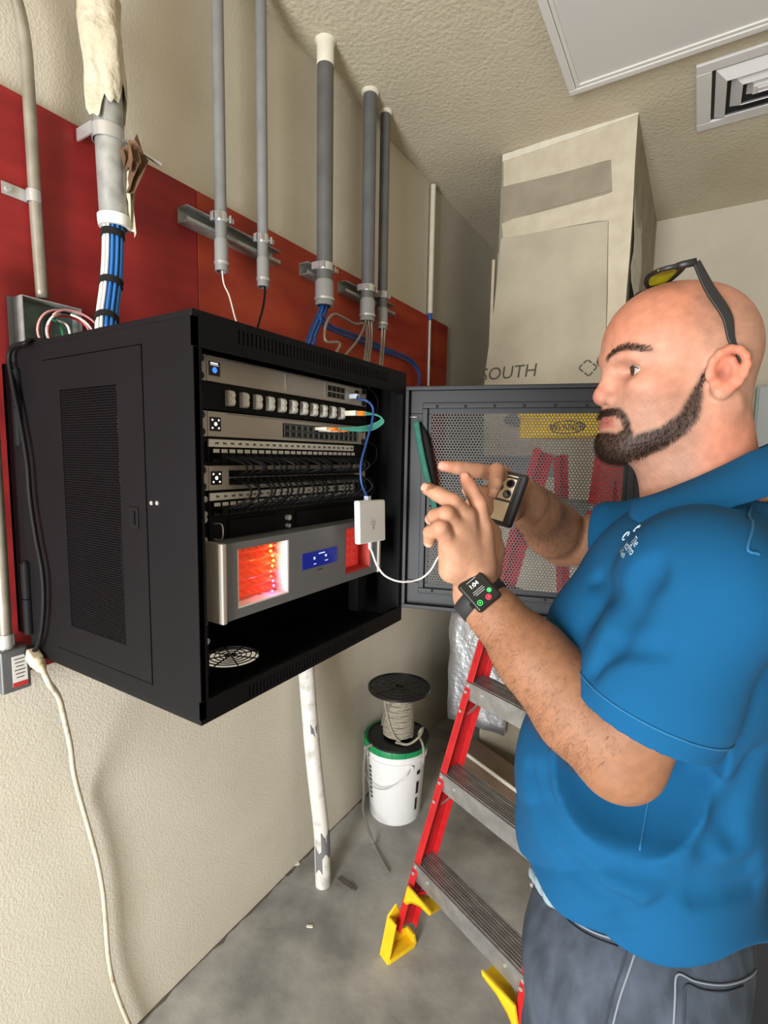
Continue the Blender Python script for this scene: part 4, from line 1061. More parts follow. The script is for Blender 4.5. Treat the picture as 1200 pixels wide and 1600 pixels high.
# steps
ldir = unit(FLt-FLf)
for k in range(5):
    z = 0.305+0.305*k-0.0; s = z/1.715
    a = FLf+(FLt-FLf)*s; c = FRf+(FRt-FRf)*s; w_ = np.linalg.norm(c-a)
    m = (a+c)/2
    b = MB(); b.box(m+LBk*0.040+UP*(-0.003), (w_-0.009, 0.084, 0.006), (LA, LBk, UP)); st = b.build('step', 'alu_tread', ld)
    b = MB(); b.box(m-LBk*0.0035-UP*0.030, (w_-0.009, 0.003, 0.060), (LA, LBk, UP)); b.box(m+LBk*0.004-UP*0.0585, (w_-0.009, 0.012, 0.003), (LA, LBk, UP)); b.build('step_front', 'aluminium', st)
    b = MB()
    for i in range(9): b.box(m+LBk*(0.004+i*0.0092)+UP*0.001, (w_-0.010, 0.0030 if i not in (3, 6) else 0.006, 0.0034), (LA, LBk, UP))
    b.build('tread_ridges', 'aluminium', st)
    b = MB(); b.box(m+LBk*0.080-UP*0.016, (w_-0.009, 0.003, 0.028), (LA, LBk, UP)); b.build('step_back', 'aluminium', st)
    for p, sg in ((a, 1), (c, -1)):
        b = MB(); q0 = p+LA*sg*0.008-UP*0.115+LBk*0.012; q1 = p+LA*sg*0.052-UP*0.060+LBk*0.012; d = unit(q1-q0)
        b.box((q0+q1)/2, (0.003, 0.022, np.linalg.norm(q1-q0)), (np.cross(LBk, d), LBk, d)); b.build('brace', 'aluminium', st)
        for dz in (-0.012, -0.034, -0.10):
            q = p+ldir*dz+LA*sg*0.013-LBk*0.001; b = MB(); b.cyl(q, q-LBk*0.004, 0.0055, n=10); b.build('rivet', 'steel', ld)
        q = p+LA*sg*0.075-UP*0.022-LBk*0.005; b = MB(); b.cyl(q, q-LBk*0.003, 0.005, n=10); b.build('step_rivet', 'steel', st)
# yellow feet and knee braces
for p0, p1, s in ((FLf, FLt, 1), (FRf, FRt, -1)):
    d = unit(p1-p0); bk = unit(LBk-np.dot(LBk, d)*d)
    b = MB()
    o = p0
    b.prism([(-0.034, 0.0), (0.075, 0.0), (0.088, 0.022), (0.080, 0.040), (0.030, 0.060), (0.045, 0.120), (0.030, 0.155), (-0.004, 0.128)], o-LA*s*0.005, LBk, UP, LA*s, 0.008)
    b.prism([(-0.034, 0.0), (-0.026, 0.0), (0.002, 0.128), (-0.006, 0.128)], o+LA*s*0.003, LBk, UP, LA*s, 0.040)
    b.prism([(-0.028, 0.0), (0.078, 0.0), (0.088, 0.016), (-0.024, 0.016)], o+LA*s*0.003, LBk, UP, LA*s, 0.042)
    b.prism([(0.076, 0.012), (0.088, 0.016), (0.080, 0.050), (0.070, 0.050)], o+LA*s*0.003, LBk, UP, LA*s, 0.040)
    b.build('front_foot', 'yellow_plastic', ld, bevel=0.002)
    b = MB(); poly = []
    for i in range(9):
        t = i/8; poly.append((0.018+0.13*t, 0.165+0.075*math.sin(t*PI/2)))
    poly = poly+[(0.148, 0.240), (0.128, 0.245), (0.04, 0.245), (0.035, 0.235)]
    # drawn in the LA / UP plane
    pl2_ = [(0.010, 0.135), (0.030, 0.165), (0.060, 0.195), (0.10, 0.215), (0.15, 0.222), (0.155, 0.236), (0.05, 0.240), (0.038, 0.240)]
    off = (FLt-FLf)*(0.2/1.715)
    b.prism(pl2_, o+LBk*0.045*1.0, LA*s, UP, LBk, 0.006); b.prism([(p[0]*1.0, p[1]) for p in ((0.010, 0.135), (0.030, 0.165), (0.060, 0.195), (0.10, 0.215), (0.15, 0.222), (0.152, 0.227), (0.10, 0.221), (0.06, 0.202), (0.027, 0.172), (0.006, 0.142))], o+LBk*0.045, LA*s, UP, LBk, 0.05)
    b.build('knee_brace', 'yellow_plastic', ld)
# yellow cap with lettering
cm = (FLt+FRt)/2+LBk*0.055+UP*0.045
b = MB(); b.box(cm, (WT+0.10, 0.175, 0.085), (LA, LBk, UP)); cap = b.build('cap', 'yellow_plastic', ld, bevel=0.012, seg=3)
b = MB(); b.box(cm+UP*0.036, (WT+0.106, 0.181, 0.02), (LA, LBk, UP)); b.build('cap_rim', 'yellow_plastic', cap, bevel=0.005)
fc = cm-LBk*0.0885-UP*0.012+LA*0.015
b = MB(); b.prism([(0.062*math.cos(t), 0.020*math.sin(t)) for t in np.linspace(0, 2*PI, 28, endpoint=False)], fc-LBk*0.0004, LA, UP, -LBk, 0.0006); ov = b.build('logo_oval', 'print_black', cap)
b = MB(); b.prism([(0.058*math.cos(t), 0.0165*math.sin(t)) for t in np.linspace(0, 2*PI, 28, endpoint=False)], fc-LBk*0.0010, LA, UP, -LBk, 0.0006); b.build('logo_field', 'yellow_plastic', ov)
b = MB(); lettering(b, 'WERNER', fc-LBk*0.0019, LA, UP, 0.030); b.build('logo_lettering', 'print_black', ov)

# dark oval shape, and a strip painting in a shadow band, on the chase seen through the door
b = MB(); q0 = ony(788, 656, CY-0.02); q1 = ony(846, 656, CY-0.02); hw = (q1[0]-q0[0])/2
b.prism([(hw*math.cos(t), 0.034*math.sin(t)) for t in np.linspace(0, 2*PI, 28, endpoint=False)], ((q0[0]+q1[0])/2, CY-0.012, q0[2]), (1, 0, 0), (0, 0, 1), (0, -1, 0), 0.01); b.build('dark_oval', 'box_grey', chase)
b = MB(); q0 = ony(744, 712, CY-0.02); q1 = ony(868, 745, CY-0.02); b.mm((q0[0], CY-0.016, q1[2]), (q1[0], CY-0.012, q0[2])); b.build('shade_strip', 'box_grey', chase)

# ================================================================== bucket with the cable spool on it
BC = np.array([0.168, 1.945, 0.0]); BH = 0.372
bk_ = thing('bucket', BC, 'white plastic bucket with green rim standing by the wall', 'bucket')
b = MB(); b.lathe(BC, [(0.0, 0.0), (0.116, 0.0), (0.118, 0.004), (0.138, BH-0.075), (0.144, BH-0.074), (0.144, BH-0.068), (0.139, BH-0.066), (0.142, BH-0.03), (0.140, BH-0.03), (0.134, BH-0.06), (0.112, 0.01), (0.0, 0.01)], n=48); b.build('body', 'bucket_white', bk_, smooth=True, auto=35)
b = MB(); b.lathe(BC, [(0.0, BH-0.004), (0.130, BH-0.004), (0.132, BH), (0.148, BH), (0.150, BH-0.004), (0.150, BH-0.034), (0.146, BH-0.036), (0.146, BH-0.03), (0.0, BH-0.012)], n=48); lid = b.build('lid', 'green_plastic', bk_, smooth=True, auto=35)
b = MB()
for k in range(16):
    t = 2*PI*k/16; b.box(BC+np.array([0.1505*math.cos(t), 0.1505*math.sin(t), BH-0.02]), (0.003, 0.004, 0.028), ((math.cos(t), math.sin(t), 0), (-math.sin(t), math.cos(t), 0), (0, 0, 1)))
b.build('lid_tabs', 'green_plastic', lid)
def bpt(th, z, r): return BC+np.array([r*math.cos(th), r*math.sin(th), z])
th1, th2 = -0.60, -2.75
for th in (th1, th2):
    b = MB(); q = bpt(th, BH-0.085, 0.140); nn_ = np.array([math.cos(th), math.sin(th), 0]); b.cyl(q, q+nn_*0.008, 0.014, n=14); b.build('ear', 'bucket_white', bk_, smooth=True, auto=40)
hp = []
for i in range(17):
    s = i/16; th = th1+(th2-th1)*s; drop = 0.10*math.sin(s*PI)**0.8
    hp.append(bpt(th, BH-0.085-drop, 0.150+0.004*math.sin(s*PI)))
b = MB(); b.tube(hp, 0.0022, 8); b.build('handle', 'steel', bk_, smooth=True)
b = MB()
def bprint(b, th0, th1_, z0, z1, n=4):
    P = [[bpt(th, z, 0.118+0.0215*(z/ (BH-0.075))*0.95+0.0016) for th in np.linspace(th0, th1_, n)] for z in (z0, z1)]; b.grid(P)
rr_ = random.Random(4)
for i in range(8):
    z = 0.10+i*0.021
    for k in range(2): bprint(b, -2.12+k*0.07, -2.12+k*0.07+0.05, z, z+0.014, 3)
b.build('side_print', 'print_black', bk_)
b = MB(); bprint(b, -0.28, -0.12, 0.235, 0.255); bprint(b, -0.27, -0.14, 0.14, 0.20); bprint(b, -0.27, -0.16, 0.06, 0.12); b.build('side_label', 'print_black', bk_)
# spool
SC = BC+np.array([0.018, -0.014, BH+0.001])
sp = thing('cable_spool', SC, 'black plastic spool wound with grey pull cord standing on the bucket', 'spool')
SH = 0.232; FR_ = 0.142
def flange(b, z):
    b.lathe(SC+UP*z, [(0.0, 0.004), (0.022, 0.004), (0.022, 0.009), (0.034, 0.009), (0.034, 0.006), (FR_-0.006, 0.006), (FR_-0.006, 0.010), (FR_, 0.010), (FR_, 0.0), (0.0, 0.0)], n=56)
for z in (0.0, SH):
    b = MB(); flange(b, z); fl_ = b.build('flange', 'spool_black', sp, smooth=True, auto=35)
    if z > 0:
        b = MB()
        for k in range(12):
            t = 2*PI*k/12+0.1; dv = np.array([math.cos(t), math.sin(t), 0]); b.box(SC+UP*(z+0.0068)+dv*0.086, (0.10, 0.003, 0.0026), (dv, (-dv[1], dv[0], 0), UP))
        for r in (0.055, 0.085, 0.112):
            b.tube([SC+UP*(z+0.007)+np.array([r*math.cos(t), r*math.sin(t), 0]) for t in np.linspace(0, 2*PI, 40, endpoint=False)], 0.0011, 6, closed=True)
        b.build('flange_ribs', 'spool_rib', fl_, smooth=False)
        b = MB(); b.lathe(SC+UP*(z+0.0045), [(0.020, 0.006), (0.016, 0.006), (0.016, -0.002), (0.0, -0.002)], n=24); b.build('hub_hole', 'port_black', fl_, smooth=True, auto=40)
b = MB(); b.lathe(SC, [(0.055, 0.01), (0.055, SH)], n=32); b.build('drum', 'spool_black', sp, smooth=True)
turns = 22; hp = []
for i in range(turns*28):
    t = i/28; hp.append(SC+np.array([0.066*math.cos(2*PI*t)+0.0012*math.sin(i*1.7), 0.066*math.sin(2*PI*t), 0.016+(SH-0.032)*t/turns+0.0015*math.sin(i*0.37)]))
b = MB(); b.tube(hp, 0.0052, 7); cw = b.build('cord_winding', 'rope', sp, smooth=True)
def on_drum(th, z, r=0.0735): return SC+np.array([r*math.cos(th), r*math.sin(th), z])
b = MB(); b.tube(spline([on_drum(-2.75, 0.045), on_drum(-2.45, 0.075), on_drum(-2.1, 0.12), on_drum(-1.7, 0.17), on_drum(-1.35, 0.215)], 6), 0.0062, 8, flat=(1, 0.6)); b.build('cross_strand', 'ribbon', cw, smooth=True)
b = MB(); b.tube(spline([on_drum(-2.3, 0.215), on_drum(-2.0, 0.16), on_drum(-1.7, 0.10), on_drum(-1.3, 0.04), on_drum(-0.9, 0.014, 0.078)], 6), 0.0055, 8); b.build('cross_strand', 'rope', cw, smooth=True)
lo_ = [on_drum(-1.2, 0.016, 0.080), SC+np.array([0.085, -0.060, 0.018]), SC+np.array([0.118, -0.020, 0.045]), SC+np.array([0.110, 0.03, 0.06]), SC+np.array([0.095, 0.02, 0.03]), SC+np.array([0.135, -0.02, 0.016]), SC+np.array([0.150, -0.035, -0.02]), SC+np.array([0.148, -0.04, -0.06])]
b = MB(); b.tube(spline(lo_, 7), 0.0055, 8); b.build('cord_loop', 'rope', sp, smooth=True)
# tail ribbon falling down the left of the bucket to the floor
tl = [SC+np.array([-0.055, -0.135, 0.008]), SC+np.array([-0.075, -0.152, -0.012]), SC+np.array([-0.082, -0.162, -0.10]), SC+np.array([-0.080, -0.160, -0.22]), SC+np.array([-0.078, -0.166, -0.30]), onz(581, 1312, 0.035), onz(585, 1322, 0.007), onz(597, 1345, 0.007), onz(607, 1364, 0.007)]
b = MB(); b.tube(spline(tl, 8), 0.0065, 8, flat=(1.0, 0.35), hint=(0, 1, 0)); b.build('cord_tail', 'ribbon', sp, smooth=True)

# black bag behind the man, at the right edge
bgc = onz(1215, 1560, 0.42); bgc = at(1250, 1560, 1.32)
bg_ = thing('black_bag', (bgc[0], bgc[1], 0.0), 'black fabric bag standing behind the man at the right edge', 'bag')
zt = 0.74
P = []
for z, k in ((0.0, 0.92), (0.02, 1.0), (0.25, 1.03), (0.5, 1.0), (zt-0.06, 0.95), (zt-0.015, 0.85), (zt, 0.6)):
    row = []
    for j in range(24):
        t = 2*PI*j/24; cx_, sx_ = math.cos(t), math.sin(t)
        row.append(np.array([bgc[0]+0.19*k*np.sign(cx_)*abs(cx_)**0.5, bgc[1]+0.15*k*np.sign(sx_)*abs(sx_)**0.5, z]))
    P.append(row)
b = MB(); b.grid(P, closed_u=True); b.add([p for p in P[-1]], [tuple(range(24))]); b.add([p for p in P[0]], [tuple(range(23, -1, -1))]); b.build('body', 'bag_black', bg_, smooth=True)
b = MB(); b.tube(spline([(bgc[0]-0.1, bgc[1], zt-0.005), (bgc[0]-0.08, bgc[1], zt+0.06), (bgc[0], bgc[1], zt+0.085), (bgc[0]+0.08, bgc[1], zt+0.06), (bgc[0]+0.1, bgc[1], zt-0.005)], 6), 0.011, 8); b.build('handle', 'bag_black', bg_, smooth=True)
# ================================================================== signed-distance modelling for the figure
class SDF:
    def __init__(s): s.ops = []      # (kind, fn, k, bound centre, bound radius)
    def _add(s, fn, k, c, r, sub=False): s.ops.append((sub, fn, k, np.asarray(c, float), float(r))); return s
    def cone(s, a, b, ra, rb=None, k=0.01, sub=False):
        a = np.asarray(a, float); b = np.asarray(b, float); rb = ra if rb is None else rb; d = b-a; L2 = max(np.dot(d, d), 1e-9)
        def f(P):
            t = np.clip(((P-a)@d)/L2, 0, 1); q = P-a-t[:, None]*d
            return np.sqrt((q*q).sum(1))-(ra+(rb-ra)*t)
        return s._add(f, k, (a+b)/2, np.sqrt(L2)/2+max(ra, rb), sub)
    def chain(s, pts, rs, k=0.004, sub=False):
        for i in range(len(pts)-1): s.cone(pts[i], pts[i+1], rs[i], rs[i+1], k, sub)
        return s
    def ell(s, c, r, ax=None, k=0.01, sub=False):
        c = np.asarray(c, float); r = np.asarray(r, float); A = np.eye(3) if ax is None else np.array(ax, float)
        def f(P):
            q = (P-c)@A.T; k0 = np.sqrt(((q/r)**2).sum(1)); k1 = np.sqrt(((q/(r*r))**2).sum(1))
            return k0*(k0-1)/np.maximum(k1, 1e-6)
        return s._add(f, k, c, r.max(), sub)
    def groove(s, pts, rs, k):
        P_ = np.array(pts); R_ = np.array(rs)
        def f(P):
            d = np.full(len(P), 1e3)
            for i in range(len(P_)-1):
                a, b = P_[i], P_[i+1]; e = b-a; t = np.clip(((P-a)@e)/max(e@e, 1e-9), 0, 1); q_ = P-a-t[:, None]*e
                d = np.minimum(d, np.sqrt((q_*q_).sum(1))-(R_[i]+(R_[i+1]-R_[i])*t))
            return d
        c = P_.mean(0); return s._add(f, k, c, np.linalg.norm(P_-c, axis=1).max()+R_.max()+k, True)
    def fn(s, f, c, r, k=0.0, sub=False): return s._add(f, k, c, r, sub)
    def ev(s, P, ops=None):
        d = np.full(len(P), 1e3)
        for sub, f, k, c, r in (s.ops if ops is None else ops):
            e = f(P)
            if sub:
                e = -e
                if k > 0:
                    h = np.clip(0.5-0.5*(d-e)/k, 0, 1); d = d*(1-h)+e*h+k*h*(1-h)
                else: d = np.maximum(d, e)
            else:
                if k > 0:
                    h = np.clip(0.5+0.5*(d-e)/k, 0, 1); d = d*(1-h)+e*h-k*h*(1-h)
                else: d = np.minimum(d, e)
        return d

def sdf_mesh(s, h, disp=None, n=16, extra=0.03):
    """surface nets over sparse blocks -> verts, quads"""
    adds = [o for o in s.ops if not o[0]]
    lo = np.min([o[3]-o[4] for o in adds], 0)-4*h-0.01; hi = np.max([o[3]+o[4] for o in adds], 0)+4*h+0.01
    B = n*h; nb = np.ceil((hi-lo)/B).astype(int)
    ii = np.stack(np.meshgrid(*[np.arange(k) for k in nb], indexing='ij'), -1).reshape(-1, 3)
    cen = lo+(ii+0.5)*B; rb = B*0.87
    near = np.zeros(len(cen), bool)
    for o in adds:
        near |= (np.linalg.norm(cen-o[3], axis=1) < o[4]+rb+o[2]+0.01)
    ii = ii[near]; cen = cen[near]
    d0 = s.ev(cen); keep = np.abs(d0) < rb*1.25+extra; ii = ii[keep]; cen = cen[keep]
    g = np.stack(np.meshgrid(*[np.arange(n+1)]*3, indexing='ij'), -1).reshape(-1, 3)
    NN = (nb*n+2).astype(np.int64)
    keyf = lambda I: (I[:, 0].astype(np.int64)*NN[1]+I[:, 1])*NN[2]+I[:, 2]
    KV = []; VV = []; E = []
    corners = np.array([(a, b, c) for a in (0, 1) for b in (0, 1) for c in (0, 1)])
    edges = [(i, j) for i in range(8) for j in range(i+1, 8) if abs(corners[i]-corners[j]).sum() == 1]
    for b0, c in zip(ii, cen):
        ops = [o for o in s.ops if np.linalg.norm(c-o[3]) < o[4]+rb+o[2]*1.5+0.012]
        if not ops or all(o[0] for o in ops): continue
        P = lo+(b0*n+g)*h
        D = s.ev(P, ops)
        if disp is not None: D = D-disp(P)
        if D.min() > 0 or D.max() < 0: continue
        D = D.reshape(n+1, n+1, n+1); S = D < 0
        cv = [D[a:n+a, b:n+b, cc:n+cc] for a, b, cc in corners]
        cnt = sum((x < 0).astype(int) for x in cv); act = (cnt > 0) & (cnt < 8)
        if act.any():
            I = np.argwhere(act); vals = np.stack([x[act] for x in cv], 1)
            acc = np.zeros((len(I), 3)); num = np.zeros(len(I))
            for (a, b) in edges:
                va, vb = vals[:, a], vals[:, b]; m = (va < 0) != (vb < 0)
                t = np.where(m, va/np.where(m, va-vb, 1), 0)
                pt = corners[a]+t[:, None]*(corners[b]-corners[a]); acc += np.where(m[:, None], pt, 0); num += m
            VV.append(lo+(b0*n+I+acc/num[:, None])*h); KV.append(keyf(b0*n+I))
        for ax in range(3):
            A = S[:n, :n, :n]; sl = [slice(0, n)]*3; sl[ax] = slice(1, n+1); Bq = S[tuple(sl)]
            m = A != Bq
            if m.any():
                I = np.argwhere(m); E.append(np.concatenate([b0*n+I, np.full((len(I), 1), ax), A[m].astype(int)[:, None]], 1))
    K = np.concatenate(KV); V = np.concatenate(VV); o = np.argsort(K); K = K[o]; V = V[o]
    E = np.concatenate(E); quads = []
    for ax in range(3):
        e = E[E[:, 3] == ax]; I = e[:, :3]; u = np.zeros(3, int); v = np.zeros(3, int); u[(ax+1) % 3] = 1; v[(ax+2) % 3] = 1
        idx = []; ok = np.ones(len(e), bool)
        for off in (-u-v, -v, 0*u, -u):
            kk = keyf(I+off); j = np.clip(np.searchsorted(K, kk), 0, len(K)-1); ok &= K[j] == kk; idx.append(j)
        q = np.stack(idx, 1); inside = e[:, 4] == 1
        q[~inside] = q[~inside][:, ::-1]; quads.append(q[ok])
    return V, np.concatenate(quads)

def np_mesh(name, V, Q, material, parent=None, colors=None, kind=None, smooth=True):
    c = (V.min(0)+V.max(0))/2
    me = bpy.data.meshes.new(name)
    k = Q.shape[1]
    me.vertices.add(len(V)); me.vertices.foreach_set('co', (V-c).astype(np.float32).ravel())
    me.loops.add(Q.size); me.loops.foreach_set('vertex_index', Q.astype(np.int32).ravel())
    me.polygons.add(len(Q)); me.polygons.foreach_set('loop_start', np.arange(0, Q.size, k, dtype=np.int32))
    me.update(calc_edges=True); me.validate()
    if colors is not None:
        a = me.color_attributes.new('Col', 'FLOAT_COLOR', 'POINT')
        cc = np.ones((len(V), 4), np.float32); cc[:, :3] = colors; a.data.foreach_set('color', cc.ravel())
    me.materials.append(MATS[material])
    if smooth: me.shade_smooth()
    o = bpy.data.objects.new(name, me); col.objects.link(o)
    if parent is not None: o.parent = parent; o.location = Vector(c)-Vector(WL[parent.name])
    else: o.location = c
    WL[o.name] = tuple(c)
    if kind: o['kind'] = kind
    return o

def sm(x, a, b):
    t = np.clip((x-a)/(b-a), 0, 1); return t*t*(3-2*t)
def rgb(h): return np.array(lin(h)[:3])
# ================================================================== the man
HY = math.radians(27)
HO = np.array([1.241, 0.785, 1.760])
HF = np.array([-math.cos(HY), -math.sin(HY), 0.0]); HL = np.array([math.sin(HY), -math.cos(HY), 0.0]); HU = np.array([0, 0, 1.0])
HAX = np.array([HF, HL, HU])
def hp_(f, l, u): return HO+HF*f+HL*l+HU*u
def hloc(P): return (P-HO)@HAX.T

# joints, measured from the photograph
SL = np.array([1.280, 0.605, 1.515]); EL = at(968, 1180, 0.560); WLp = at(747, 930, 0.655)
SR = np.array([1.265, 0.965, 1.520]); ER = at(880, 845, 0.975); WR = at(812, 772, 0.820)

body = SDF()
K1 = 0.018
body.ell(hp_(0.002, 0, 0.036), (0.089, 0.075, 0.084), HAX, K1)
body.ell(hp_(0.030, 0, 0.042), (0.066, 0.066, 0.066), HAX, K1)
body.ell(hp_(-0.024, 0, 0.030), (0.062, 0.073, 0.076), HAX, K1)
body.ell(hp_(0.032, 0, -0.035), (0.058, 0.060, 0.072), HAX, K1)
body.ell(hp_(0.022, 0, -0.068), (0.060, 0.058, 0.040), HAX, K1)
for s in (-1, 1):
    body.cone(hp_(-0.012, s*0.052, -0.050), hp_(0.066, s*0.022, -0.088), 0.020, 0.022, K1)
    body.ell(hp_(0.050, s*0.043, -0.016), (0.030, 0.020, 0.020), HAX, 0.016)
    body.cone(hp_(0.074, s*0.042, 0.022), hp_(0.089, s*0.010, 0.022), 0.009, 0.009, 0.014)
body.ell(hp_(0.074, 0, -0.088), (0.024, 0.026, 0.022), HAX, 0.016)
body.ell(hp_(0.074, 0, -0.054), (0.019, 0.032, 0.026), HAX, 0.012)
EYE = [np.array([0.0630, sg_*0.0365, 0.0030]) for sg_ in (-1, 1)]
for s in (-1, 1): body.ell(hp_(0.087, s*0.036, 0.0025), (0.0175, 0.0195, 0.0110), HAX, 0.008, sub=True)
for s in (-1, 1):     # lids wrapped over the eyeball
    body.ell(hp_(0.0630, s*0.0355, 0.0138), (0.0135, 0.0165, 0.0066), HAX, 0.004)
    body.ell(hp_(0.0620, s*0.0355, -0.0088), (0.0130, 0.0160, 0.0062), HAX, 0.005)
for s in (-1, 1): body.ell(hp_(0.0830, s*0.0365, 0.0030), (0.0195, 0.0180, 0.0056), HAX, 0.002, sub=True)
# nose
body.cone(hp_(0.083, 0, 0.014), hp_(0.095, 0, -0.020), 0.0085, 0.0105, 0.012)
body.ell(hp_(0.0955, 0, -0.0265), (0.0125, 0.0120, 0.0105), HAX, 0.007)
for s in (-1, 1):
    body.ell(hp_(0.0845, s*0.0125, -0.030), (0.0120, 0.0078, 0.0085), HAX, 0.004)
    body.ell(hp_(0.0905, s*0.0070, -0.0390), (0.0065, 0.0038, 0.0045), HAX, 0.002, sub=True)
# mouth
body.ell(hp_(0.0855, 0, -0.0535), (0.0105, 0.025, 0.0055), HAX, 0.005)
body.ell(hp_(0.0845, 0, -0.0640), (0.0105, 0.023, 0.0065), HAX, 0.005)
body.chain([hp_(0.080, 0.027, -0.060), hp_(0.0925, 0.012, -0.0583), hp_(0.0965, 0, -0.0578), hp_(0.0925, -0.012, -0.0583), hp_(0.080, -0.027, -0.060)], [0.0011]*5, 0.003, sub=True)
# ears
for s in (-1, 1):
    e = lambda f, l, u: hp_(-0.0165+(f+0.032)*0.84, s*(0.0735+(l-0.0765)*0.9), -0.003+u*0.84)
    body.ell(e(-0.031, 0.0775, -0.001), (0.0185, 0.0060, 0.0255), HAX, 0.006)
    body.chain([e(-0.011, 0.0800, 0.000), e(-0.013, 0.0825, 0.012), e(-0.020, 0.0850, 0.022), e(-0.031, 0.0875, 0.0275), e(-0.042, 0.0890, 0.0260), e(-0.0500, 0.0895, 0.0180), e(-0.0535, 0.0890, 0.0060), e(-0.0515, 0.0880, -0.0060), e(-0.0460, 0.0860, -0.0170), e(-0.0380, 0.0840, -0.0260)], [0.0036, 0.0038, 0.0040, 0.0042, 0.0042, 0.0042, 0.0040, 0.0038, 0.0038, 0.0042], 0.004)
    body.chain([e(-0.024, 0.083, 0.016), e(-0.036, 0.0845, 0.012), e(-0.0415, 0.0845, 0.002), e(-0.0395, 0.0840, -0.010), e(-0.033, 0.082, -0.018)], [0.0028, 0.0032, 0.0034, 0.0034, 0.0036], 0.005)
    body.ell(e(-0.028, 0.080, -0.0290), (0.0085, 0.0055, 0.0085), HAX, 0.006)
    body.ell(e(-0.0265, 0.0890, -0.005), (0.0080, 0.0085, 0.0105), HAX, 0.004, sub=True)
    body.ell(e(-0.012, 0.0790, -0.007), (0.0050, 0.0055, 0.0065), HAX, 0.004)
# neck
NB = np.array([1.287, 0.790, 1.575])
body.cone(hp_(-0.026, 0, -0.045), NB, 0.0585, 0.066, 0.03)
body.cone(hp_(0.010, 0, -0.085), NB+(-0.030, 0, 0.0), 0.034, 0.045, 0.03)
for s in (-1, 1): body.cone(hp_(-0.032, s*0.052, -0.040), NB+(-0.045, -s*0.018, -0.01), 0.013, 0.013, 0.02)
# hidden trunk that joins neck and arms under the shirt
body.cone(NB+(0, 0, -0.04), (1.26, 0.79, 1.20), 0.055, 0.12, 0.03)
body.cone(SL, SR, 0.055, 0.055, 0.03)
# arms
def lerp(a, b, t): return np.asarray(a)*(1-t)+np.asarray(b)*t
body.chain([SL, lerp(SL, EL, 0.5), EL], [0.048, 0.049, 0.046], 0.02)
body.chain([EL, lerp(EL, WLp, 0.25), lerp(EL, WLp, 0.6), lerp(EL, WLp, 0.86), WLp], [0.046, 0.0515, 0.0435, 0.0325, 0.0300], 0.012)
body.cone(lerp(EL, WLp, 0.08)+(0.0, -0.012, 0.018), lerp(EL, WLp, 0.5)+(0, -0.008, 0.006), 0.036, 0.034, 0.02)
body.chain([SR, lerp(SR, ER, 0.5), ER], [0.050, 0.050, 0.046], 0.02)
body.chain([ER, lerp(ER, WR, 0.28), lerp(ER, WR, 0.65), WR], [0.046, 0.050, 0.040, 0.031], 0.012)

def hp3(l): return [at(x, y, d) for x, y, d in l]
# left hand (wearing the watch)
Lm = {'i': at(752, 822, 0.648), 'm': at(727, 807, 0.630), 'r': at(712, 821, 0.620), 'p': at(701, 846, 0.617)}
Lw = at(741, 905, 0.650)
body.cone(WLp, Lw, 0.0305, 0.0270, 0.010)
for key, r1 in (('i', 0.0135), ('m', 0.0135), ('r', 0.0125), ('p', 0.0120)):
    body.cone(Lw+(Lm[key]-Lw)*0.05, Lm[key], 0.0175, r1, 0.012)
body.cone(at(752, 880, 0.655), at(752, 840, 0.657), 0.020, 0.016, 0.012)
body.cone(at(706, 890, 0.632), at(703, 858, 0.628), 0.017, 0.014, 0.012)
LF = {'i': hp3([(752, 822, .648), (748, 788, .640), (735, 762, .648), (727, 746, .655)]),
      'm': hp3([(727, 807, .630), (708, 785, .618), (684, 772, .628), (667, 763, .638)]),
      'r': hp3([(712, 821, .620), (697, 803, .606), (680, 806, .625), (673, 811, .640)]),
      'p': hp3([(701, 846, .617), (688, 825, .600), (672, 832, .612), (670, 847, .626)])}
for key, rs in (('i', (.0130, .0105, .0092, .0076)), ('m', (.0130, .0110, .0095, .0080)), ('r', (.0120, .0102, .0090, .0076)), ('p', (.0115, .0098, .0084, .0070))):
    body.chain(LF[key], rs, 0.0025)
body.chain(hp3([(762, 893, .662), (774, 860, .684), (770, 832, .700), (760, 815, .706)]), (0.018, 0.0125, 0.0110, 0.0085), 0.004)
# right hand (holding the phone)
Rm = {'i': at(784, 741, 0.765), 'm': at(790, 757, 0.775), 'r': at(786, 778, 0.775), 'p': at(780, 800, 0.775)}
for key, r1 in (('i', 0.0135), ('m', 0.013), ('r', 0.012), ('p', 0.0115)): body.cone(WR+(Rm[key]-WR)*0.1, Rm[key], 0.020, r1, 0.012)
RF = {'i': hp3([(784, 741, .765), (748, 736, .745), (715, 731, .738), (692, 728, .734)]),
      'm': hp3([(790, 757, .775), (776, 735, .722), (774, 755, .700), (770, 771, .698)]),
      'r': hp3([(786, 778, .775), (748, 772, .755), (738, 785, .735), (744, 797, .728)]),
      'p': hp3([(780, 800, .775), (748, 800, .755), (742, 812, .738), (748, 820, .730)])}
for key, rs in (('i', (.0130, .0108, .0095, .0078)), ('m', (.0125, .0105, .0094, .0080)), ('r', (.0120, .0102, .0092, .0078)), ('p', (.0112, .0096, .0084, .0072))):
    body.chain(RF[key], rs, 0.0025)
body.chain(hp3([(800, 800, .815), (770, 800, .815), (745, 780, .800), (730, 765, .790)]), (0.017, 0.0125, 0.0110, 0.0085), 0.005)

body.chain(hp3([(790, 775, .790), (758, 778, .757), (742, 782, .748)]), (0.020, 0.016, 0.012), 0.008)
body.chain(hp3([(785, 795, .785), (760, 798, .752), (748, 806, .745)]), (0.017, 0.014, 0.011), 0.008)
BV, BQ = sdf_mesh(body, 0.0021)
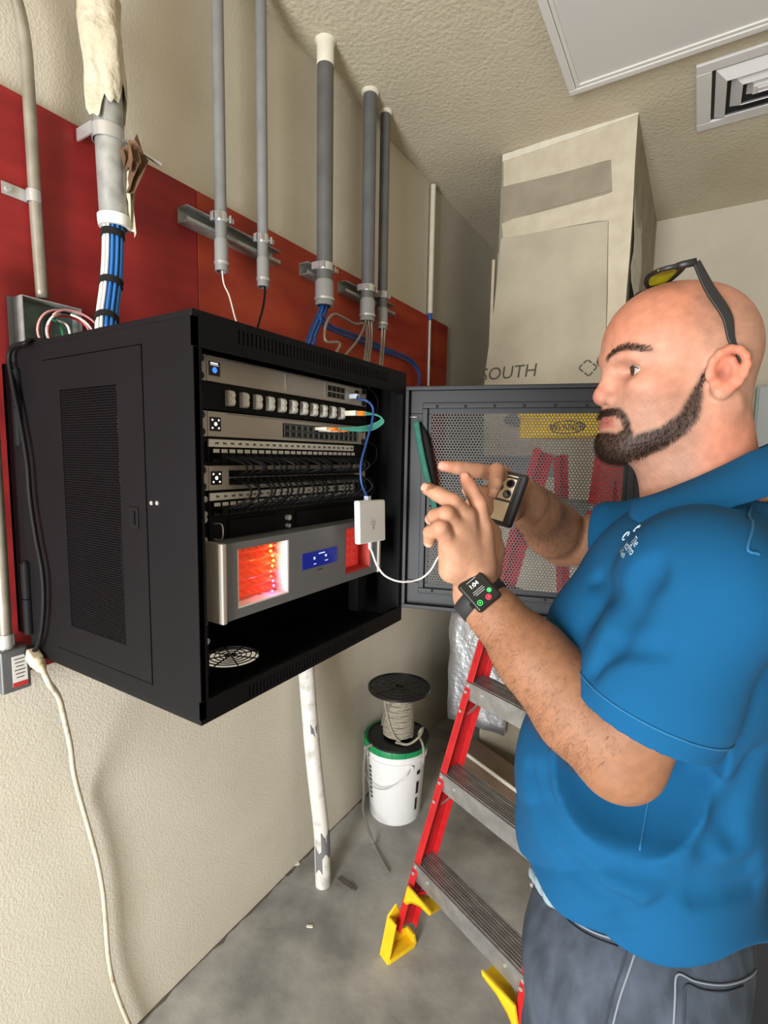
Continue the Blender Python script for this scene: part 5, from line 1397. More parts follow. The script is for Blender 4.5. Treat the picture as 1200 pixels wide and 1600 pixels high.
# ------------------------------------------------------------------ skin colours (pigment: lips, stubble, beard, tan; ear hollows and eye sockets darkened)
q = hloc(BV); f_, l_, u_ = q[:, 0], q[:, 1], q[:, 2]; al = np.abs(l_)
ishead = (u_ > -0.16) & (np.linalg.norm(q-np.array([0, 0, -0.02]), axis=1) < 0.20)
H = ishead.astype(float)
colr = np.tile(rgb('#7c553c'), (len(BV), 1))
def blend(mask, c):
    global colr
    m = np.clip(mask, 0, 1)[:, None]; colr = colr*(1-m)+rgb(c)*m
def march(sdf, disp, px, py, d0=0.30, d1=1.3):
    """first hit of the camera ray through a pixel, to measure where a detail sits"""
    r = ray(px, py); t = np.linspace(d0, d1, 600); P = CAM+t[:, None]*r; D = sdf.ev(P)-(disp(P) if disp else 0); i = np.argmax(D < 0)
    return P[i] if (D < 0).any() else None
def profile_poly(pts):
    """head outline points -> polygon in the head's own forward/up plane (used for both sides)"""
    out = []
    for x, y in pts:
        p = march(body, None, x, y)
        if p is not None: out.append(hloc(p[None])[0][[0, 2]])
    return np.array(out)
def in_poly(poly, soft):
    """soft inside mask of vertices in the f,u plane"""
    X, Y = f_, u_; n_ = len(poly); ins = np.zeros(len(X), bool); dm = np.full(len(X), 1e9)
    for i in range(n_):
        x0, y0 = poly[i]; x1, y1 = poly[(i+1) % n_]
        c = ((y0 > Y) != (y1 > Y)) & (X < (x1-x0)*(Y-y0)/((y1-y0) if abs(y1-y0) > 1e-9 else 1e-9)+x0); ins ^= c
        dx, dy = x1-x0, y1-y0; t = np.clip(((X-x0)*dx+(Y-y0)*dy)/(dx*dx+dy*dy+1e-12), 0, 1); dm = np.minimum(dm, np.hypot(X-x0-t*dx, Y-y0-t*dy))
    return sm(np.where(ins, dm, -dm), -soft, soft)
dE = np.array([np.clip(((BV-EL)@(WLp-EL))/np.dot(WLp-EL, WLp-EL), -2, 3), np.clip(((BV-ER)@(WR-ER))/np.dot(WR-ER, WR-ER), -2, 3)])
dl = np.linalg.norm(BV-(EL+np.clip(dE[0], 0, 1)[:, None]*(WLp-EL)), axis=1); dr_ = np.linalg.norm(BV-(ER+np.clip(dE[1], 0, 1)[:, None]*(WR-ER)), axis=1)
hand = np.maximum(sm(dE[0], 0.80, 1.1)*(np.linalg.norm(BV-Lw, axis=1) < 0.13), sm(dE[1], 0.60, 1.1)*(np.linalg.norm(BV-at(770, 770, .77), axis=1) < 0.11))*(1-H)
blend(hand, '#a0765d')
blend(0.5*(1-H)*sm(0.16-dr_, 0, 0.05)*(1-hand), '#84604a')
blend(H, '#a37661')
blend(H*0.8*sm(u_, 0.015, 0.06)*sm(f_, -0.06, 0.03), '#a1674f')
blend(H*0.5*np.exp(-((f_-0.050)**2+(al-0.048)**2+(u_+0.02)**2)/0.0009), '#ae6f58')
blend(H*0.8*np.exp(-((f_-0.100)**2+al**2+(u_+0.027)**2)/0.0004), '#a96653')
nz = 0.75+0.25*np.sin(BV[:, 0]*900)*np.sin(BV[:, 1]*870+1)*np.sin(BV[:, 2]*940)
# shaved scalp: stubble on the sides and back
ear = H*sm(al, 0.0735, 0.0765)*(1-sm(((f_+0.0170)/0.021)**2+((u_+0.003)/0.027)**2, 0.85, 1.15))
scalp = in_poly(profile_poly([(1118, 560), (1105, 540), (1085, 515), (1075, 490), (1085, 465), (1110, 452), (1140, 446), (1165, 455), (1185, 490), (1192, 530)]).tolist()+[[-0.12, 0.05], [-0.12, -0.06], [-0.075, -0.065], [-0.045, -0.03]], 0.008)*H
blend(np.clip(scalp, 0, 1)*0.5*nz, '#6b5547')
blend(H*0.55*sm(-u_, 0.03, 0.08)*(1-sm(f_, -0.02, 0.02)), '#a8644e')
blend(ear*0.8, '#b0674f')
blend(ear*0.8*np.exp(-((f_+0.0130)**2+(u_+0.007)**2)/0.00006), '#7c4335')
# beard, measured along the jaw
jawp = profile_poly([(1104, 574), (1092, 592), (1080, 612), (1062, 644), (1030, 668), (994, 678), (982, 690), (980, 712)])
jawp = jawp.tolist()+profile_poly([(985, 719), (1000, 716), (1040, 698), (1072, 677), (1091, 652), (1097, 618), (1101, 585)]).tolist()
must = [[0.120, -0.0405], [0.120, -0.0560]]+profile_poly([(948, 652), (962, 651), (971, 656), (974, 668), (974, 680), (987, 680), (985, 662), (979, 647), (967, 637), (952, 638)]).tolist()
chinp = [[0.120, -0.0715], [0.120, -0.120], [0.058, -0.120]]+profile_poly([(985, 716), (992, 690), (988, 672), (974, 671), (962, 677), (950, 675)]).tolist()
bm = np.maximum.reduce([in_poly(np.array(jawp), 0.004), in_poly(must, 0.002), in_poly(chinp, 0.003)])
lg = (1-sm(al, 0.027, 0.032))*sm(u_, -0.0690, -0.0670)*(1-sm(u_, -0.0545, -0.0525))*sm(f_, 0.048, 0.056)
bm = bm*(1-lg)*H*(1-sm(al, 0.0725, 0.0745)*(f_ < 0.006))
stub = H*sm(f_, -0.012, 0.012)*(1-sm(u_, -0.040, -0.012))*sm(u_, -0.16, -0.13)
blend(0.55*stub*nz, '#6d574a')
blend(bm*0.92, '#2a1d16')
blend(H*lg*0.85*(1-sm(al, 0.022, 0.028)), '#85493f')
# brows
brow_u = 0.0195+0.010*np.clip(1-((al-0.040)/0.026)**2, -0.5, 1)
for_ = H*np.exp(-((u_-brow_u)/0.0042)**4)*sm(al, 0.010, 0.018)*(1-sm(al, 0.054, 0.066))*sm(f_, 0.005, 0.025)
blend(0.9*for_, '#37251a')
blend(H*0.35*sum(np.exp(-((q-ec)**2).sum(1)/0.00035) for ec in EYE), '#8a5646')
# nails and knuckles
for F_ in (LF, RF):
    for key in F_:
        tip, dip = F_[key][3], F_[key][2]; d = unit(tip-dip); tocam = unit(CAM-tip); nrm = unit(tocam-np.dot(tocam, d)*d)
        rel = BV-(tip+nrm*0.0065+d*0.001); a = rel@d; bq = rel@np.cross(d, nrm); nn = rel@nrm
        blend(0.75*(np.abs(a) < 0.0055)*(np.abs(bq) < 0.0048)*(nn > -0.004)*(nn < 0.01), '#c79a86')
        pip = F_[key][1]; blend(0.35*np.exp(-((BV-pip)**2).sum(1)/0.00012), '#a5634d')
    blend(0.45*np.exp(-((BV-F_['i'][3])**2).sum(1)/0.0004), '#b05f4c')
vcol_mat('skin', 0.62, bump=0.10, bscale=420, bdist=0.0006, sss=0.12)
person = np_mesh('person', BV, BQ, 'skin', None, colr)
tag(person, 'bald bearded man in a blue polo shirt and jeans, hands raised with a phone', 'person')

# ------------------------------------------------------------------ hair strands
mat('beard_hair', '#1e140e', 0.95, spec=0.08); mat('arm_hair', '#33231a', 0.9, spec=0.1)
def strands(name, idx, dirs, length, width, material, jitter=0.35):
    n = len(idx); P = BV[idx]; N_ = BN[idx]
    D = dirs+N_*0.55+rng.normal(0, jitter, (n, 3)); D /= np.linalg.norm(D, axis=1)[:, None]
    sd = np.cross(D, rng.normal(0, 1, (n, 3))); sd /= np.linalg.norm(sd, axis=1)[:, None]
    Ls = (length*(0.6+0.8*rng.random(n)))[:, None]
    a = P+sd*width-N_*0.0006; b = P-sd*width-N_*0.0006; c = P+D*Ls*0.6+sd*width*0.6; d = P+D*Ls*0.6-sd*width*0.6
    down = dirs*Ls*0.25; e = P+D*Ls+down
    V = np.stack([a, b, c, d, e], 1).reshape(-1, 3); o = np.arange(n)*5
    T = np.concatenate([np.stack([o, o+1, o+3], 1), np.stack([o, o+3, o+2], 1), np.stack([o+2, o+3, o+4], 1)])
    return np_mesh(name, V, T, material, person, kind='stuff')
me_ = person.data; BN = np.zeros(len(BV)*3, np.float32); me_.vertices.foreach_get('normal', BN); BN = BN.reshape(-1, 3).astype(float)
if len(BN) == len(BV):
    cand = np.where(bm > 0.5)[0]; ids = rng.choice(cand, min(9000, len(cand)*2), replace=True)
    fl = q[ids, 0]
    dirs = HF*0.35+HU*(-0.9)+np.zeros((len(ids), 3)); dirs = dirs+(-0.25*HF)*(fl < 0.03)[:, None]
    strands('beard', ids, dirs, 0.0048, 0.00020, 'beard_hair')
    cand = np.where(for_ > 0.45)[0]; ids = rng.choice(cand, 900, replace=True)
    sgn = np.sign(q[ids, 1])[:, None]; strands('eyebrow_hair', ids, HL*sgn*0.9-HF*0.3+HU*0.25, 0.006, 0.00018, 'beard_hair', 0.2)
    cand = np.where((dl < 0.075) & (dE[0] > 0.05) & (dE[0] < 0.90))[0]; ids = rng.choice(cand, 4200, replace=True)
    ax_ = unit(WLp-EL); strands('forearm_hair', ids, np.zeros((len(ids), 3))+ax_*0.3-HU*0.75, 0.0085, 0.00011, 'arm_hair', 0.45)
    cand = np.where((dr_ < 0.075) & (dE[1] > 0.25) & (dE[1] < 0.80))[0]; ids = rng.choice(cand, 900, replace=True)
    ax_ = unit(WR-ER); strands('forearm_hair', ids, np.zeros((len(ids), 3))+ax_*0.3-HU*0.75, 0.010, 0.00013, 'arm_hair', 0.45)

# ------------------------------------------------------------------ eyes
mat('eye_white', '#8f867f', 0.3); mat('eye_iris', '#3a281c', 0.2); mat('eye_pupil', '#050404', 0.1); mat('lash_dark', '#241813', 0.7)
for ec, sg_ in zip(EYE, (-1, 1)):
    c = HO+HAX.T@ec; gaze = unit(HF*math.cos(0.04)-HL*math.sin(0.04)-HU*0.05); R_ = 0.0122
    prof = [(R_*math.sin(a), R_*math.cos(a)) for a in np.linspace(0.0, PI, 25)]
    b = MB(); b.lathe(c, [(max(r, 1e-5), z) for r, z in prof][::-1], axis=gaze, n=28); eb = b.build('eye', 'eye_white', person, smooth=True)
    b = MB(); b.lathe(c, [(max((R_+0.0002)*math.sin(a), 1e-5), (R_+0.0002)*math.cos(a)) for a in np.linspace(0.0, 0.60, 8)][::-1], axis=gaze, n=24); b.build('iris', 'eye_iris', eb, smooth=True)
    b = MB(); b.lathe(c, [(max((R_+0.0004)*math.sin(a), 1e-5), (R_+0.0004)*math.cos(a)) for a in np.linspace(0.0, 0.22, 6)][::-1], axis=gaze, n=20); b.build('pupil', 'eye_pupil', eb, smooth=True)
    b = MB(); up_ = []
    for t in np.linspace(-1, 1, 13):
        az = t*1.02; el_ = 0.32*(1-t*t)+0.02
        up_.append(c+(R_+0.0007)*(HF*math.cos(az)*math.cos(el_)+HL*sg_*math.sin(az)*math.cos(el_)+HU*math.sin(el_)))
    b.tube(up_, [0.0004+0.0006*math.sin(PI*i/12) for i in range(13)], 6); b.build('eyelash', 'lash_dark', eb, smooth=True)
# ------------------------------------------------------------------ polo shirt
sh = SDF()
KS = 0.05
sh.ell((1.255, 0.79, 1.40), (0.140, 0.195, 0.200), None, KS)
sh.ell((1.222, 0.79, 1.175), (0.168, 0.190, 0.200), None, KS)
sh.ell((1.236, 0.79, 1.03), (0.158, 0.178, 0.150), None, KS)
sh.cone((1.28, 0.625, 1.525), (1.275, 0.955, 1.525), 0.066, 0.066, KS)
sh.cone((1.29, 0.79, 1.560), (1.285, 0.64, 1.530), 0.066, 0.060, 0.04)
sh.cone((1.29, 0.79, 1.560), (1.28, 0.94, 1.530), 0.066, 0.060, 0.04)
for s in (-1, 1): sh.ell((1.168, 0.79+s*0.085, 1.415), (0.060, 0.085, 0.075), None, 0.04)
hemL = at(1005, 1122, 0.545); axL = unit(hemL-SL)
hemR = at(905, 842, 0.985); hemR = lerp(SR, ER, 0.66); axR = unit(hemR-SR)
sh.cone(SL, hemL, 0.076, 0.0745, 0.03); sh.cone(SR, hemR, 0.074, 0.070, 0.03)
# sleeve openings: cut flat at the hem and hollow
def halfspace(p, n): return lambda P: -((P-p)@n)
NLh = unit(axL+np.array([0.0, 0.0, -0.0])); 
def cutL(P): return np.maximum(-((P-hemL)@NLh), np.linalg.norm(P-hemL-NLh*0.07, axis=1)-0.115)
sh.fn(cutL, hemL+NLh*0.05, 0.16, 0.004, True)
sh.cone(hemL-NLh*0.030, hemL+NLh*0.06, 0.064, 0.070, 0.003, True)
def cutR(P): return np.maximum(-((P-hemR)@axR), np.linalg.norm(P-hemR-axR*0.07, axis=1)-0.115)
sh.fn(cutR, hemR+axR*0.05, 0.16, 0.004, True)
sh.cone(hemR-axR*0.02, hemR+axR*0.06, 0.058, 0.064, 0.003, True)
# neck opening
sh.cone(NB+(-0.004, 0, -0.01), NB+(-0.01, 0, 0.10), 0.066, 0.075, 0.006, True)
sh.cone(NB+(-0.055, 0, -0.02), NB+(-0.060, 0, 0.06), 0.026, 0.045, 0.008, True)
# hem
def hemz(P): return 0.985+0.090*np.clip((0.79-P[:, 1])/0.17, -0.3, 1.1)+0.040*sm(1.17-P[:, 0], 0, 0.08)+0.045*sm(P[:, 0], 1.27, 1.38)+0.004*np.sin((P[:, 0]-1.1)*30)
sh.fn(lambda P: P[:, 2]-hemz(P), (1.24, 0.79, 0.93), 0.40, 0.004, True)
_grooves = [([(846, 1215), (862, 1270), (905, 1325), (965, 1358), (1040, 1378), (1110, 1380), (1175, 1362)], 0.0061, 0.030),
    ([(826, 1205), (838, 1260), (862, 1315), (900, 1352)], 0.0044, 0.024),
    ([(975, 1432), (1012, 1428), (1055, 1406), (1100, 1395)], 0.0053, 0.026),
    ([(1095, 1408), (1140, 1402), (1185, 1388)], 0.0044, 0.022),
    ([(880, 1352), (930, 1392), (985, 1412)], 0.0044, 0.022),
    ([(958, 1008), (972, 975), (988, 940), (1004, 905)], 0.0029, 0.030),
    ([(955, 1000), (985, 1013), (1030, 1016)], 0.0017, 0.018),
    ([(930, 1050), (948, 1025), (958, 1006)], 0.0021, 0.024),
    ([(1004, 905), (1016, 897), (1022, 888)], 0.0038, 0.022),
    ([(935, 905), (955, 930), (962, 962)], 0.0017, 0.024),
    ([(1180, 1190), (1150, 1260), (1110, 1330)], 0.0053, 0.032),
    ([(1100, 1205), (1130, 1250), (1150, 1310)], 0.0036, 0.028)]
_gp = [([march(sh, None, x, y) for x, y in pts], r, k) for pts, r, k in _grooves]
for pts, r, k in _gp:
    pts = [p for p in pts if p is not None]
    if len(pts) > 1:
        pts = spline(pts, 2); n_ = len(pts); rs = [r*(0.35+0.65*math.sin(PI*(i+0.5)/n_)) for i in range(n_)]
        sh.groove(pts, rs, k)
def folds(P):
    x, y, z = P[:, 0], P[:, 1], P[:, 2]
    d = np.zeros(len(P))
    w = sm(1.26-z, 0.0, 0.15)
    ph = (z+0.45*(x-1.10))*38+1.5*np.sin(x*11+y*7)
    ph2 = (z-0.55*(x-1.10)+1.6*(x-1.24)**2)*33+1.1*np.sin(x*9+y*6)
    d += 0.0090*w*(np.abs(np.sin(ph2))**0.7-0.62)*(0.55+0.45*np.sin(x*17+0.5))
    d += 0.0025*w*np.sin(ph)
    d += 0.0025*np.sin(x*21+z*17)*np.sin(y*19+1)*np.sin(z*16+2)
    t = (P-SL)@axL/np.linalg.norm(hemL-SL); dist = np.linalg.norm(P-(SL+np.clip(t, 0, 1)[:, None]*(hemL-SL)), axis=1)
    ms = sm(0.11-dist, 0, 0.03)*sm(t, -0.05, 0.3)*(1-0.7*sm(t, 0.75, 0.95))
    d = d*(1-0.8*sm(0.11-dist, 0, 0.03)*sm(t, 0.7, 0.9))
    d += 0.0030*ms*np.sin(t*9+z*22+np.sin(y*25)*1.3)
    t2 = (P-SR)@axR/np.linalg.norm(hemR-SR); dist2 = np.linalg.norm(P-(SR+np.clip(t2, 0, 1)[:, None]*(hemR-SR)), axis=1)
    d += 0.0030*sm(0.11-dist2, 0, 0.03)*np.sin(t2*14+z*40)*(1-0.8*sm(t2, 0.6, 0.9))
    return d
SV, SQ = sdf_mesh(sh, 0.0037, folds, extra=0.05)
mat('polo_blue', '#06476e', 0.92, color2='#054368', nscale=6, bump=0.22, bscale=700, bdist=0.0008, spec=0.2)
mat('polo_seam', '#07557f', 0.85); mat('embroidery', '#b9d3dd', 0.8)
shirt = np_mesh('polo_shirt', SV, SQ, 'polo_blue', person)
shirt['label'] = 'bright blue short-sleeved polo shirt'
# hem stitching on the sleeve
def snap(P, it=6):
    P = np.atleast_2d(P).astype(float)
    for _ in range(it):
        d = sh.ev(P)-folds(P); g = np.stack([(sh.ev(P+e)-sh.ev(P-e))/0.004 for e in (np.eye(3)*0.002)], 1)
        g /= np.linalg.norm(g, axis=1)[:, None]+1e-9; P = P-g*d[:, None]*0.9
    return P, g
# collar: folded band round the neck, open at the front
CP = []
ncol = 56; td = [0, 45, 75, 100, 115, 130, 152]
for i in range(ncol+1):
    t = math.radians(-152+304*i/ncol); ta = abs(math.degrees(t))
    back = np.array([math.cos(t), math.sin(t), 0])       # +x is the back of the neck
    rt = np.interp(ta, [0, 90, 152], [0.071, 0.074, 0.084]); zt_ = np.interp(ta, [0, 60, 100, 152], [0.112, 0.086, 0.055, 0.018])
    rl = np.interp(ta, td, [0.100, 0.110, 0.124, 0.140, 0.143, 0.124, 0.090]); zl = np.interp(ta, td, [0.066, 0.050, 0.030, 0.008, 0.000, 0.004, 0.014])
    base = NB+np.array([-0.004, 0, 0])
    top = base+back*rt+UP*zt_; low = base+back*rl+UP*zl; inn = base+back*(rt-0.005)+UP*(zt_-0.030)
    m1 = top*0.6+low*0.4+back*0.006+UP*0.008; m2 = top*0.25+low*0.75+back*0.004+UP*0.006
    CP.append([inn, top-UP*0.005-back*0.002, top+UP*0.001, top+back*0.005-UP*0.001, m1, m2, low])
b = MB(); b.grid([list(r) for r in CP]); colobj = b.build('collar', 'polo_blue', shirt, smooth=True, solid=0.004)
sb_ = colobj.modifiers.new('sub', 'SUBSURF'); sb_.levels = 1; sb_.render_levels = 2
# placket
# jeans
jn = SDF()
jn.ell((1.240, 0.79, 0.985), (0.143, 0.161, 0.150), None, 0.05)
jn.ell((1.280, 0.715, 0.930), (0.082, 0.085, 0.100), None, 0.05); jn.ell((1.280, 0.865, 0.930), (0.082, 0.085, 0.100), None, 0.05)
for y in (0.705, 0.875):
    jn.cone((1.205, y, 0.93), (1.205, y, 0.50), 0.105, 0.078, 0.05); jn.cone((1.205, y, 0.50), (1.245, y, 0.10), 0.078, 0.066, 0.03)
    jn.fn(lambda P: P[:, 2]-0.045, (1.24, y, 0.0), 0.12, 0.004, True)
jn.fn(lambda P: 1.075-P[:, 2], (1.24, 0.79, 1.15), 0.25, 0.004, True)
def jfold(P):
    x, y, z = P[:, 0], P[:, 1], P[:, 2]
    return 0.0025*np.sin((z+0.5*(x-1.2))*60+3*np.sin(y*9))*sm(0.95-z, 0, 0.1)+0.002*np.sin(z*45+x*30)*np.sin(y*30)+0.006*np.sin(z*55+x*14)*sm(0.30-z, 0, 0.12)
JV, JQ = sdf_mesh(jn, 0.0060, jfold, extra=0.05)
mat('denim', '#2c323a', 0.9, spec=0.2, color2='#434b56', nscale=26, ndetail=12, contrast=(0.32, 0.72), stretch=(1.5, 1.5, 0.5), bump=0.35, bscale=600, bdist=0.001)
mat('denim_dark', '#262b33', 0.85); mat('denim_light', '#6b7279', 0.85)
jeans = np_mesh('jeans', JV, JQ, 'denim', person); jeans['label'] = 'faded grey-blue denim jeans'
def jsnap(P, it=6):
    P = np.atleast_2d(P).astype(float)
    for _ in range(it):
        d = jn.ev(P)-jfold(P); g = np.stack([(jn.ev(P+e)-jn.ev(P-e))/0.004 for e in (np.eye(3)*0.002)], 1); g /= np.linalg.norm(g, axis=1)[:, None]+1e-9; P = P-g*d[:, None]*0.9
    return P, g
# shoes
for y in (0.705, 0.875):
    s_ = SDF(); s_.cone((1.285, y, 0.052), (1.235, y, 0.055), 0.046, 0.044, 0.02); s_.cone((1.235, y, 0.050), (1.075, y+(y-0.79)*0.15, 0.040), 0.044, 0.034, 0.03); s_.cone((1.26, y, 0.06), (1.25, y, 0.11), 0.046, 0.044, 0.02)
    s_.fn(lambda P: P[:, 2]-0.012, (1.18, y, -0.05), 0.25, 0.003, True)
    V_, Q_ = sdf_mesh(s_, 0.008); shoe = np_mesh('shoe', V_, Q_, 'black_rubber', person)
    b = MB(); b.prism([(1.33, -0.044), (1.33, 0.044), (1.20, 0.048), (1.10, 0.046), (1.045, 0.028), (1.040, 0.0), (1.045, -0.028), (1.10, -0.046), (1.20, -0.048)][::-1], (0, y, 0.0), (1, 0, 0), (0, 1, 0), (0, 0, 1), 0.016); b.build('sole', 'white_plastic', shoe)
# ------------------------------------------------------------------ details on the jeans and shirt
def on_surface(snapf, pts_px, depth0, lift=0.0):
    out = []
    for x, y in pts_px:
        P, g = snapf(at(x, y, depth0)); out.append(P[0]+g[0]*lift)
    return out
def trace(sdf, disp, pts, lift=0.001, k=6):
    S_ = [march(sdf, disp, x, y) for x, y in pts]; S_ = spline([p for p in S_ if p is not None], k); out = []
    for p in S_:
        e = np.eye(3)*0.002; g = unit([(sdf.ev((p+v)[None])-sdf.ev((p-v)[None]))[0] for v in e]); d = (sdf.ev(p[None])-disp(p[None]))[0]
        out.append(p-g*d+g*lift)
    return out
def stitch(name, sdf, disp, pts, r, m, parent, flat=(1.0, 0.5)):
    b = MB(); b.tube(trace(sdf, disp, pts), r, 6); return b.build(name, m, parent, smooth=True)
stitch('side_seam', jn, jfold, [(998, 1470), (985, 1510), (968, 1560), (955, 1610)], 0.0013, 'denim_light', jeans)
stitch('side_seam', jn, jfold, [(985, 1468), (972, 1510), (956, 1560), (944, 1610)], 0.0011, 'denim_dark', jeans)
stitch('pocket_edge', jn, jfold, [(872, 1408), (890, 1432), (925, 1455), (970, 1470)], 0.0014, 'denim_light', jeans)
stitch('pocket_edge', jn, jfold, [(875, 1422), (893, 1443), (925, 1464), (966, 1479)], 0.0012, 'denim_dark', jeans)
stitch('back_pocket_edge', jn, jfold, [(1050, 1612), (1054, 1560), (1058, 1522), (1085, 1532), (1125, 1538), (1160, 1530), (1180, 1515)], 0.0013, 'denim_light', jeans)
stitch('back_pocket_stitch', jn, jfold, [(1066, 1612), (1068, 1570), (1071, 1538), (1095, 1545), (1130, 1548), (1160, 1540)], 0.0012, 'denim_dark', jeans)
# shirt seams
stitch('shoulder_seam', sh, folds, [(1172, 775), (1170, 800), (1168, 850), (1185, 868)], 0.0014, 'polo_seam', shirt)
stitch('side_seam', sh, folds, [(1018, 1235), (1010, 1270), (1000, 1330)], 0.0012, 'polo_seam', shirt)
# sleeve hem ring
ring = []
a1, b1, _ = frame_from(NLh)
for t in np.linspace(0, 2*PI, 40, endpoint=False):
    c = hemL-NLh*0.022+0.0765*(math.cos(t)*a1+math.sin(t)*b1); P, g = snap(c); ring.append(P[0]+g[0]*0.0006)
b = MB(); b.tube(ring, 0.0011, 6, closed=True); b.build('sleeve_stitch', 'polo_seam', shirt, smooth=True)
# embroidered chest logo
lc = march(sh, folds, 985, 850); e = np.eye(3)*0.003
ln = unit([(sh.ev((lc+v)[None])-sh.ev((lc-v)[None]))[0] for v in e])
lu = unit(march(sh, folds, 1000, 872)-march(sh, folds, 978, 836)); lu = unit(lu-np.dot(lu, ln)*ln); lv = np.cross(ln, lu)
b = MB()
for txt, (px, py), size in (('The', (993, 847), 0.0125), ('jectPro', (983, 856), 0.0125), ('Your Tech', (972, 862), 0.0095)):
    vs, fs = text_geo(txt, size); c = march(sh, folds, px, py)
    pts = np.array([c+lu*p[0]+lv*p[1] for p in vs]); Pn, g = snap(pts, 4); b.add(Pn+g*0.0007, fs)
for (px, py, r) in ((979, 838, 0.006), (996, 826, 0.005)):
    c = march(sh, folds, px, py); pts = np.array([c+lu*r*math.cos(t)+lv*r*math.sin(t) for t in np.linspace(0.3, 5.6, 16)]); Pn, g = snap(pts, 4); b.tube(list(Pn+g*0.0007), 0.0007, 5)
b.build('chest_embroidery', 'embroidery', shirt)

# white cloth tucked in the front pocket
cc = [march(jn, jfold, x, y) for x, y in ((842, 1362), (858, 1378), (868, 1398), (874, 1412))]
s_ = SDF()
s_.chain([p+np.array([-0.004, -0.006, 0]) for p in cc], [0.010, 0.014, 0.011, 0.005], 0.006)
s_.chain([cc[0]+(0.008, -0.012, 0.002), cc[1]+(0.010, -0.014, 0.0), cc[2]+(0.004, -0.012, 0.0)], [0.007, 0.008, 0.006], 0.003)
V_, Q_ = sdf_mesh(s_, 0.0015, lambda P: 0.0016*np.sin(P[:, 2]*260+P[:, 0]*180)*np.sin(P[:, 1]*200+1))
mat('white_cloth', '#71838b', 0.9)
tag(np_mesh('pocket_cloth', V_, Q_, 'white_cloth'), 'pale white cloth tucked into the front jeans pocket', 'cloth')

# ------------------------------------------------------------------ sunglasses on the head
mat('glasses_black', '#101011', 0.5); mat('lens_yellow', '#a8a018', 0.15, color2='#6f7a10', nscale=30, coat=0.5)
hin = ony(1088, 409, 0.715); eart = hp_(-0.028, 0.081, 0.030); earb = hp_(-0.044, 0.080, 0.004)
GL = np.array([math.sin(math.radians(15)), -math.cos(math.radians(15)), 0.0])
hinF = hin-GL*0.145
brg = (hin+hinF)/2+HF*0.006
sg = thing('sunglasses', brg, 'black sunglasses with yellow mirrored lenses pushed up on the bald head', 'glasses')
frontdir = unit(ony(1003, 458, 0.790)-hin)
def temple(h, sgn):
    e1 = hp_(-0.018, sgn*0.0800, 0.030); e2 = hp_(-0.032, sgn*0.079, 0.008)
    pts = spline([h, h*0.65+e1*0.35+HL*sgn*0.002, h*0.3+e1*0.7+HL*sgn*0.004-HF*0.004, e1, e2], 6)
    b = MB(); P = []
    for i, p in enumerate(pts):
        s = i/(len(pts)-1); w_ = 0.0042+0.0022*math.sin(min(1, s*1.25)*PI)-0.001*s
        tdir = unit(pts[min(i+1, len(pts)-1)]-pts[max(i-1, 0)]); side = unit(np.cross(tdir, HL)); 
        P.append([p+side*w_+HL*0.0016, p-side*w_+HL*0.0016, p-side*w_-HL*0.0016, p+side*w_-HL*0.0016])
    b.grid(P, closed_u=True); b.add(P[0], [(0, 1, 2, 3)]); b.add(P[-1], [(3, 2, 1, 0)])
    return b.build('temple', 'glasses_black', sg, bevel=0.001)
temple(hin, 1); temple(hinF, -1)
# front: two wrapped lenses; lens height runs along lh, across runs along the head's left axis with wrap
vdir = unit(frontdir-np.dot(frontdir, GL)*GL)          # from the hinge line forward over the forehead
ndir = np.cross(GL, vdir); ndir = ndir if ndir[2] > 0 else -ndir
def lens_pt(sgn, a, c_):      # a: 0 hinge .. 1 bridge ; c_: -1..1 lens height
    across = 0.0725*(1-a)
    return (hin+hinF)/2+GL*sgn*across+ndir*(-0.010*(a-0)**1.0*0+0.0)+vdir*(0.020*c_+0.024+0.006*a)+ndir*(0.004*math.sin(a*PI)-0.003*a)
for sgn in (1, -1):
    P = [[lens_pt(sgn, 0.08+0.80*a, c_*(0.95-0.25*abs(a-0.45))) for c_ in np.linspace(-0.85, 0.85, 7)] for a in np.linspace(0, 1, 10)]
    b = MB(); b.grid(P); b.build('lens', 'lens_yellow', sg, smooth=True, solid=0.0018)
    ringp = [lens_pt(sgn, 0.48+0.46*math.cos(t), 0.95*math.sin(t)*(0.95-0.12*math.cos(t))) for t in np.linspace(0, 2*PI, 36, endpoint=False)]
    b = MB(); b.tube(ringp, 0.0030, 8, closed=True); b.build('rim', 'glasses_black', sg, smooth=True)
    b = MB(); b.tube([hin if sgn > 0 else hinF, lens_pt(sgn, 0.02, -0.45), lens_pt(sgn, 0.08, -0.3)], 0.0045, 8); b.build('hinge_block', 'glasses_black', sg, smooth=True)
b = MB(); b.tube([lens_pt(1, 0.93, -0.2), lens_pt(1, 1.0, -0.3), lens_pt(-1, 0.93, -0.2)], 0.003, 8); b.build('bridge', 'glasses_black', sg, smooth=True)

